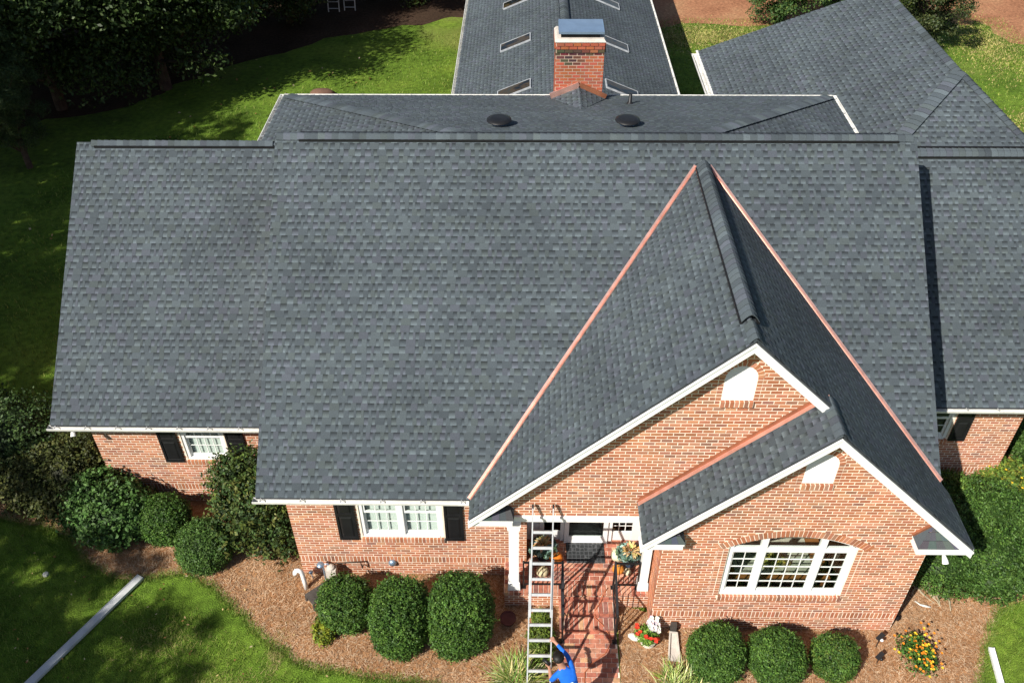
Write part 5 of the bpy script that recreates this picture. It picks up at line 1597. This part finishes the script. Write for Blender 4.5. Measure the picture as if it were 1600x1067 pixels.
shrub('dark_bush', 'dark olive bush at the left corner of the house', 'bush', (-10.6, 13.75, 0), [(0, 0, .8, 1.05, .95, .95), (-.9, -.1, .6, .9, .75, .75), (.5, .4, 1.0, .65, .65, .85), (.1, -.55, .45, .8, .5, .55)], 22000, .042, OLIVE, 32, amp=.22, fuzz=.28, stems=6)
shrub('dark_bush', 'dark spreading bush at the far left edge beside the lawn', 'bush', (-12.7, 15.1, 0), [(0, 0, .7, 1.2, 1.2, .85), (-1.3, .5, .6, 1.2, 1.1, .8), (.9, -.6, .6, .9, .8, .75), (-.3, -1.0, .5, .9, .6, .6), (-1.6, -.6, .45, .8, .6, .55)], 24000, .042, DARK, 33, amp=.2, fuzz=.25, stems=6)
shrub('weed', 'broad bright green leaves at the edge of the left bed', 'plant', (-11.65, 13.35, 0), [(0, 0, .10, .16, .14, .14)], 70, .07, [(.10, .20, .04), (.08, .17, .03)], 34, core=False, stems=2, aspect=.8)
# right hedge and plants by the right wing
HB = [(0, 0, .5, 1.0, .8, .62), (1.15, .25, .5, .95, .95, .62), (.35, 1.0, .5, .95, .9, .62), (1.5, 1.3, .5, .9, .9, .6), (-.35, .45, .4, .6, .6, .5), (.9, -.42, .36, .65, .45, .46), (2.3, .4, .45, .9, .9, .55), (.1, 1.9, .45, .8, .7, .55)]
shrub('hedge', 'broad low green hedge at the right corner below the gable eave', 'hedge', (9.15, 11.75, 0), HB, 90000, .027, BOX + BOXL, 35, amp=.12, fuzz=.16, stems=10)
shrub('round_shrub', 'bright green rounded bush against the right wing wall', 'bush', (9.95, 13.72, 0), [(0, 0, .36, .75, .5, .5), (.5, -.25, .3, .5, .42, .42), (-.55, -.1, .32, .45, .42, .42)], 16000, .030, [(.075, .14, .022), (.095, .165, .026), (.06, .11, .02), (.12, .18, .03)], 36, amp=.12, fuzz=.16)
shrub('flower_bush', 'yellow flowering bush beyond the right wing corner', 'bush', (11.45, 14.15, 0), [(0, 0, .38, .5, .6, .46), (-.35, .1, .3, .35, .35, .38)], 7000, .035, [(.10, .17, .025), (.14, .21, .03), (.07, .12, .02), (.20, .20, .03)], 37, amp=.2, fuzz=.25)
shrub('round_shrub', 'green shrub at the right picture edge beside the right wing', 'bush', (12.35, 15.9, 0), [(0, 0, .5, .75, .8, .65), (.3, -.9, .4, .6, .6, .5)], 12000, .034, BOXL, 38, amp=.12, fuzz=.15)
fb = bpy.data.objects['flower_bush']
blossoms('yellow_flower', [(11.4 + rnd.gauss(0, .28), 14.1 + rnd.gauss(0, .3), .72 + rnd.uniform(-.2, .12)) for _ in range(22)], (.75, .48, .03), fb, .03)
# lantana in flower
lan = shrub('lantana', 'small plant with orange and yellow flowers in the right mulch bed', 'flowers', (7.95, 9.72, 0), [(0, 0, .2, .30, .34, .22), (.12, -.18, .16, .22, .2, .18), (-.1, .2, .18, .24, .2, .2)], 1900, .03, [(.05, .13, .02), (.07, .17, .025), (.035, .09, .015), (.10, .18, .03)], 39, amp=.3, fuzz=.45, core=False, stems=8)
blossoms('orange_flower', [(7.95 + rnd.gauss(0, .18), 9.72 + rnd.gauss(0, .22), .34 + rnd.uniform(-.12, .08)) for _ in range(55)], (.75, .24, .02), lan, .03)
blossoms('yellow_flower', [(7.95 + rnd.gauss(0, .18), 9.72 + rnd.gauss(0, .22), .34 + rnd.uniform(-.12, .08)) for _ in range(45)], (.78, .52, .04), lan, .03)

# strap-leaved variegated clumps
def strap_plant(name, label, x, y, n, L, seed):
    root = thing(name, label, 'plant', (x, y, 0), 'striped grassy clumps beside the path')
    rr_ = random.Random(seed); mb = MB()
    for i in range(n):
        a = rr_.uniform(0, 6.28); e = rr_.uniform(.55, 1.45); l = L * rr_.uniform(.7, 1.15); w_ = rr_.uniform(.008, .013)
        p = Vector((x + rr_.gauss(0, .13), y + rr_.gauss(0, .13), .01)); d = Vector((math.cos(a) * math.cos(e), math.sin(a) * math.cos(e), math.sin(e)))
        s = Vector((-math.sin(a), math.cos(a), 0)) * w_; pts = [p]
        for k in range(4): pts.append(pts[-1] + d * l / 4); d = (d + Vector((0, 0, -.30))).normalized()
        c = tuple(v * rr_.uniform(.8, 1.2) for v in rr_.choice([(.30, .36, .08), (.52, .52, .20), (.60, .58, .28), (.16, .26, .04), (.10, .18, .03)]))
        for k in range(4):
            f0 = 1 - (k / 4) ** 2; f1 = 1 - ((k + 1) / 4) ** 2
            mb.face([pts[k] - s * f0, pts[k] + s * f0, pts[k + 1] + s * max(f1, .08), pts[k + 1] - s * max(f1, .08)], c)
    mb.build('leaves', 'leaf', root)
strap_plant('variegated_grass', 'yellow striped grassy clump at the foot of the ladder', -.12, 9.02, 900, .62, 41)
strap_plant('variegated_grass', 'yellow striped grassy clump below the first bay shrub', 3.05, 8.95, 700, .5, 42)
MOSS = [(.10, .15, .02), (.075, .12, .018), (.13, .17, .025)]
for i, (x, y, r_, lab) in enumerate(((.36, 10.42, .15, 'small mossy green mound behind the ladder, nearest the porch'), (.36, 10.05, .25, 'middle mossy green mound behind the ladder'), (.38, 9.68, .24, 'mossy green mound behind the ladder, farthest from the porch'))):
    shrub('moss_shrub', lab, 'shrub', (x, y, 0), [(0, 0, .14, r_, r_, .19)], 3500, .022, MOSS, 50 + i, 'mossy mounds behind the ladder', amp=.08, fuzz=.12, stems=2)

# ------------------------------------------------------------------ trees
def tree_mesh(seed, h, cr, trunk_r, clumps, leaves, leaf, pal, base_frac=.28, flat=.75, pine=False, crad=(.20, .36)):
    r = np.random.default_rng(seed); rr_ = random.Random(seed)
    tm = MB()
    pts = [Vector((0, 0, -.1))]; d = Vector((0, 0, 1))
    for k in range(7): d = (d + Vector((rr_.uniform(-.06, .06), rr_.uniform(-.06, .06), 0))).normalized(); pts.append(pts[-1] + d * h * .85 / 7)
    tm.tube(pts, [trunk_r * (1 - .12 * k) for k in range(8)], 9)
    cents = []
    for i in range(clumps):
        dd = unit(r.normal(size=(1, 3)))[0]; q = r.random() ** .45
        c = np.array([dd[0] * cr * q, dd[1] * cr * q, h * (base_frac + (1 - base_frac) * .5) + dd[2] * q * h * (1 - base_frac) * .5])
        taper = 1 - .35 * max(0, (c[2] / h - .55)) * (2.0 if pine else 1)
        c[:2] *= taper; cents.append(c)
    for c in cents[:26]:
        k = int(np.clip(c[2] / (h * .85) * 7 - 1.2, 1, 6)); a = pts[k]; b = Vector(c); m = a.lerp(b, .5) + Vector((0, 0, -.25 + .3 * rr_.random()))
        tm.tube([a, m, b], [trunk_r * .38, trunk_r * .2, trunk_r * .06], 5, cap=False)
    P = []; Nn = []
    per = leaves // clumps
    for c in cents:
        rad = cr * r.uniform(*crad); g = unit(r.normal(size=(per, 3))) * (r.random((per, 1)) ** .5)
        p = c + g * rad * np.array([1, 1, flat]); P.append(p); Nn.append(unit(g + r.normal(size=(per, 3)) * .7 + np.array([0, 0, .5])))
    P = np.concatenate(P); Nn = np.concatenate(Nn)
    v, n, _ = leaf_quads(P, Nn, leaf * r.uniform(.6, 1.3, len(P)), None, .12 if pine else .55)
    return tm, v, n, pick(pal, len(P), .3)

TPAL = [(.030, .055, .014), (.040, .070, .018), (.024, .042, .012), (.055, .085, .022)]
PROTO = {}
def proto(key, *a, **k):
    tm, v, n, c = tree_mesh(*a, **k)
    t = tm.build('trunk', 'bark', None); l = leaf_object('crown', v, n, c, 'leaf', None)
    PROTO[key] = (t.data, l.data)
    bpy.data.objects.remove(t); bpy.data.objects.remove(l)
def tree(key, label, x, y, s=1.0, rz=0.0, group=None, name='tree', sz=None):
    root = thing(name, label, 'tree', (x, y, 0), group); root.rotation_euler.z = rz; root.scale = (s, s, sz or s)
    for nm, me in zip(('trunk', 'crown'), PROTO[key]):
        o = bpy.data.objects.new(nm, me); C.objects.link(o); o.parent = root
    return root
proto('broad', 61, 9.5, 4.0, .22, 150, 60000, .075, TPAL, base_frac=.06)
proto('broad2', 62, 8.0, 3.4, .18, 140, 52000, .075, TPAL + [(.06, .07, .02)], base_frac=.05)
proto('pine', 63, 9.0, 2.2, .20, 80, 40000, .13, [(.035, .06, .02), (.05, .08, .025), (.028, .05, .016)], base_frac=.10, pine=True)
proto('tall', 64, 17.5, 4.4, .32, 110, 26000, .20, TPAL, base_frac=.25)
proto('sparse', 67, 16.5, 5.0, .28, 220, 30000, .10, TPAL, base_frac=.28, crad=(.07, .15))
proto('holly', 65, 4.2, 2.0, .12, 80, 26000, .06, [(.030, .070, .018), (.040, .085, .022), (.055, .10, .024), (.09, .13, .03)], base_frac=.05)
proto('cedar', 66, 5.0, 1.9, .12, 80, 26000, .06, [(.028, .045, .014), (.040, .055, .018), (.06, .07, .022)], base_frac=.04)
GW = 'trees of the dark wood behind the left lawn'
tree('broad', 'broad dark tree at the upper left corner', -19.6, 34.6, 1.15, .4, GW)
tree('pine', 'pine tree at the left edge of the wood above the lawn', -18.8, 29.6, .62, 1.2, GW, 'pine_tree')
tree('broad2', 'dark tree second from the left corner of the wood', -15.6, 39.0, 1.05, 2.2, GW)
tree('broad', 'dark tree behind the pine at the left picture edge', -23.5, 38.5, 1.1, 3.0, GW)
tree('broad2', 'dark tree in the middle of the wood above the left roof', -12.0, 44.5, 1.0, 4.4, GW)
tree('broad', 'dark tree behind the two pale ladders', -8.6, 50.0, 1.0, 5.0, GW)
tree('broad2', 'dark tree at the right end of the wood beside the back wing', -4.0, 52.0, 1.0, .9, GW)
tree('broad', 'dark tree deep in the wood at the upper left', -20.5, 45.0, 1.1, 1.9, GW)
tree('broad2', 'dark tree at the back of the wood between two others', -15.0, 49.0, 1.2, 3.6, GW)
tree('broad', 'tall dark tree between the corner tree and the lawn edge', -15.8, 36.6, 1.2, 2.9, GW)
tree('broad2', 'dark tree at the near edge of the wood, right of the pale ladders', -5.6, 47.2, .9, 1.3, GW)
# trees outside the left edge whose shade falls across the lawn
GS = 'tall trees left of the picture shading the lawn'
for i, (x, y, s, rz) in enumerate(((-24.0, 21.5, .90, .3), (-27.5, 15.5, 1.0, 1.1), (-29.0, 26.0, 1.1, 2.4), (-33.5, 20.5, 1.15, 3.3), (-31.0, 31.0, 1.15, 4.4), (-25.8, 27.0, 1.0, 5.1), (-34, 11.0, 1.1, .8), (-29.5, 6.0, .95, 5.9), (-24.5, 3.2, .80, 2.0), (-37, 28, 1.2, 1.0), (-36, 37, 1.2, 2.0), (-22.4, -3.6, .78, 3.9), (-30, -3, 1.0, 0.5), (-19.4, -1.6, .82, 1.4), (-23.0, 9.2, .92, 2.9), (-22.2, 15.2, .72, 4.0), (-21.2, 3.4, .85, 5.5), (-17.6, -.8, .80, .9), (-20.0, 0.6, .85, 4.1), (-22.6, 12.2, .8, 1.7), (-26.5, 11.5, .9, 2.2))):
    tree('sparse' if y < 8 or x > -28 else 'tall', 'tall shade tree standing left of the lawn', x, y, s, rz, GS)
tree('holly', 'dense glossy green tree behind the garage roof', 12.6, 44.2, 1.0, .7, None, 'holly_tree')
tree('holly', 'second dense green tree behind the garage roof, toward the ridge', 16.2, 47.6, 1.15, 2.7, None, 'holly_tree')
tree('cedar', 'dark feathery tree beside the garage ridge', 18.2, 41.2, 1.0, 1.7, None, 'cedar_tree')

# ------------------------------------------------------------------ grass tufts and pine needles
def inside(poly, x, y):
    p = np.array(poly); n = len(p); res = np.zeros(len(x), bool); j = n - 1
    for i in range(n):
        c = ((p[i, 1] > y) != (p[j, 1] > y)) & (x < (p[j, 0] - p[i, 0]) * (y - p[i, 1]) / (p[j, 1] - p[i, 1] + 1e-12) + p[i, 0]); res ^= c; j = i
    return res
def blades(x, y, h, w_, pal, lean=.5):
    n = len(x); a = nr.uniform(0, 6.283, n); l = nr.uniform(0, lean, n) * h
    P = np.stack([x, y, np.zeros(n)], 1); s = np.stack([-np.sin(a), np.cos(a), np.zeros(n)], 1) * (w_ / 2)[:, None]
    T = P + np.stack([np.cos(a) * l, np.sin(a) * l, h], 1); M = P + (T - P) * .55 + np.array([0, 0, .005])
    v = np.stack([P - s, P + s, T + s * .15, T - s * .15], 1).reshape(-1, 3)
    return v, n, pick(pal, n, .3)
GP = [(.098, .168, .018), (.132, .212, .024), (.076, .130, .015), (.17, .24, .036), (.22, .25, .05)]
xs = nr.uniform(-14.5, .8, 150000); ys = nr.uniform(8.3, 15.5, 150000)
cl = np.sin(xs * 2.1 + 1.3 * np.sin(ys * 1.7)) * np.sin(ys * 2.6 + np.sin(xs * 1.4)) + nr.normal(size=len(xs)) * .5
ok = ~inside(BED_L, xs, ys) & (cl > -.5) & (ys < 13.6 + (xs + 12) * -.6) & ~((xs > -9.7) & (ys > 13)) & ~((xs > -4.9) & (ys > 11))
xs, ys = xs[ok], ys[ok]
v, n, c = blades(xs, ys, nr.uniform(.03, .085, len(xs)), nr.uniform(.006, .012, len(xs)), GP, 1.0)
o = kind(leaf_object('grass', v, n, c, 'grass_blade', None), 'stuff'); tag(o, 'short green grass of the front lawn', 'grass')
xs = nr.uniform(-18, 24, 130000); ys = nr.uniform(17, 46, 130000)
ok = ((xs < -6.4) | ((xs > 5.6) & (ys > 27)) | (ys > 28)) & ~((xs > -3) & (xs < 5.6)) & ~((xs > -11) & (xs < 12) & (ys < 23)) & (ys < 43 + (xs > 4) * 2)
ok &= ~((xs < -5) & (ys > 30 + (xs + 17) * .95)) | (xs > 5)
xs, ys = xs[ok], ys[ok]
v, n, c = blades(xs, ys, nr.uniform(.04, .11, len(xs)), nr.uniform(.012, .025, len(xs)), GP, 1.2)
o = kind(leaf_object('grass', v, n, c, 'grass_blade', None), 'stuff'); tag(o, 'green grass of the back lawn', 'grass')
xs = nr.uniform(8.6, 13.5, 16000); ys = nr.uniform(8.4, 12.5, 16000); ok = ~inside(BED_R, xs, ys); xs, ys = xs[ok], ys[ok]
v, n, c = blades(xs, ys, nr.uniform(.03, .08, len(xs)), nr.uniform(.006, .012, len(xs)), GP, 1.0)
o = kind(leaf_object('grass', v, n, c, 'grass_blade', None), 'stuff'); tag(o, 'bright grass beside the right mulch bed', 'grass')
# pine straw needles on the beds
def needles(poly, x0, x1, y0, y1, m):
    x = nr.uniform(x0, x1, m); y = nr.uniform(y0, y1, m); ok = inside(poly, x, y); x, y = x[ok], y[ok]; n = len(x)
    a = nr.uniform(0, 6.283, n); L = nr.uniform(.02, .06, n); t = np.stack([np.cos(a) * L, np.sin(a) * L, nr.uniform(-.25, .25, n) * L], 1); s = np.stack([-np.sin(a), np.cos(a), np.zeros(n)], 1) * nr.uniform(.002, .0045, (n, 1))
    P = np.stack([x, y, nr.uniform(.018, .045, n)], 1)
    v = np.stack([P - t - s, P + t - s, P + t + s, P - t + s], 1).reshape(-1, 3)
    return v, n, pick([(.40, .225, .115), (.46, .285, .16), (.32, .165, .08), (.52, .35, .215), (.27, .135, .065), (.57, .42, .28)], n, .2)
v, n, c = needles(BED_L, -14, .8, 8.4, 14, 110000); o = kind(leaf_object('pine_needles', v, n, c, 'needle', None), 'stuff'); tag(o, 'brown pine straw over the left planting bed', 'pine straw')
v, n, c = needles(BED_R, 1.9, 13, 8.3, 15, 110000); o = kind(leaf_object('pine_needles', v, n, c, 'needle', None), 'stuff'); tag(o, 'brown pine straw over the right planting bed', 'pine straw')
# dry patches of the back lawn: straw-coloured grass thinning out at the edges
def dry(cx, cy, sx, sy, m, pal, lab, bw=(.03, .06)):
    x = nr.normal(cx, sx, m); y = nr.normal(cy, sy, m); ok = ~((x > -3) & (x < 5.6)); x, y = x[ok], y[ok]
    v, n, c = blades(x, y, nr.uniform(.02, .07, len(x)), nr.uniform(*bw, len(x)), pal, 2.5)
    o = kind(leaf_object('dry_grass', v, n, c, 'grass_blade', None), 'stuff'); tag(o, lab, 'grass')
DP = [(.24, .24, .06), (.32, .28, .09), (.20, .22, .05), (.36, .29, .12)]
dry(8.6, 42.6, 2.4, .9, 9000, DP, 'dry yellow turf before the pine straw behind the garage')
dry(21.8, 42.0, 1.0, 2.2, 6000, DP, 'dry yellow turf beside the bare ground at the upper right')
dry(19.6, 33.2, 1.4, .7, 2500, DP, 'dry yellow turf next to the driveway at the right edge')
# ragged turf along the bed edges, worn spots and fallen leaves
def edge_blades(poly, m, keep):
    p = np.array(poly); i = nr.integers(0, len(p), m); t = nr.random((m, 1)); q = p[i] * (1 - t) + p[(i + 1) % len(p)] * t + nr.normal(size=(m, 2)) * .055
    ok = keep(q[:, 0], q[:, 1]); q = q[ok]; return q[:, 0], q[:, 1]
x1, y1 = edge_blades(BED_L, 26000, lambda x, y: (y < 13.2) & (x < .3) & (y > 8.2)); x2, y2 = edge_blades(BED_R, 14000, lambda x, y: (x > 8.4) & (y < 13))
x = np.concatenate([x1, x2]); y = np.concatenate([y1, y2])
v, n, c = blades(x, y, nr.uniform(.04, .10, len(x)), nr.uniform(.006, .012, len(x)), GP, 1.3)
o = kind(leaf_object('grass', v, n, c, 'grass_blade', None), 'stuff'); tag(o, 'ragged turf edge along the mulch beds', 'grass')
for (cx, cy, sx, sy, m, lab) in ((-5.05, 9.72, .10, .28, 900, 'small worn strip of dry turf at the left bed edge'), (-7.4, 9.9, .5, .3, 900, 'thin dry patch in the middle of the front lawn'), (-6.0, 8.9, .6, .2, 900, 'thin dry patch at the lower edge of the front lawn')):
    dry(cx, cy, sx, sy, m, DP, lab, (.005, .010))
m = 420; x = np.concatenate([nr.uniform(-14, .5, 220), nr.uniform(2, 9.6, 60), nr.uniform(-17, -6.5, 140)]); y = np.concatenate([nr.uniform(8.5, 12.5, 220), nr.uniform(8.6, 10.2, 60), nr.uniform(24, 40, 140)])
P = np.stack([x, y, np.full(m, .06)], 1); nn = unit(nr.normal(size=(m, 3)) * .4 + np.array([0, 0, 1.0])); sz = np.where(y > 20, .07, .032) * nr.uniform(.7, 1.2, m)
v, n, _ = leaf_quads(P, nn, sz, None, .6); c = pick([(.30, .16, .06), (.42, .30, .14), (.20, .10, .04), (.50, .42, .25)], m)
o = kind(leaf_object('fallen_leaves', v, n, c, 'leaf_dry', None), 'stuff'); tag(o, 'scattered brown fallen leaves on lawn and mulch', 'leaves')
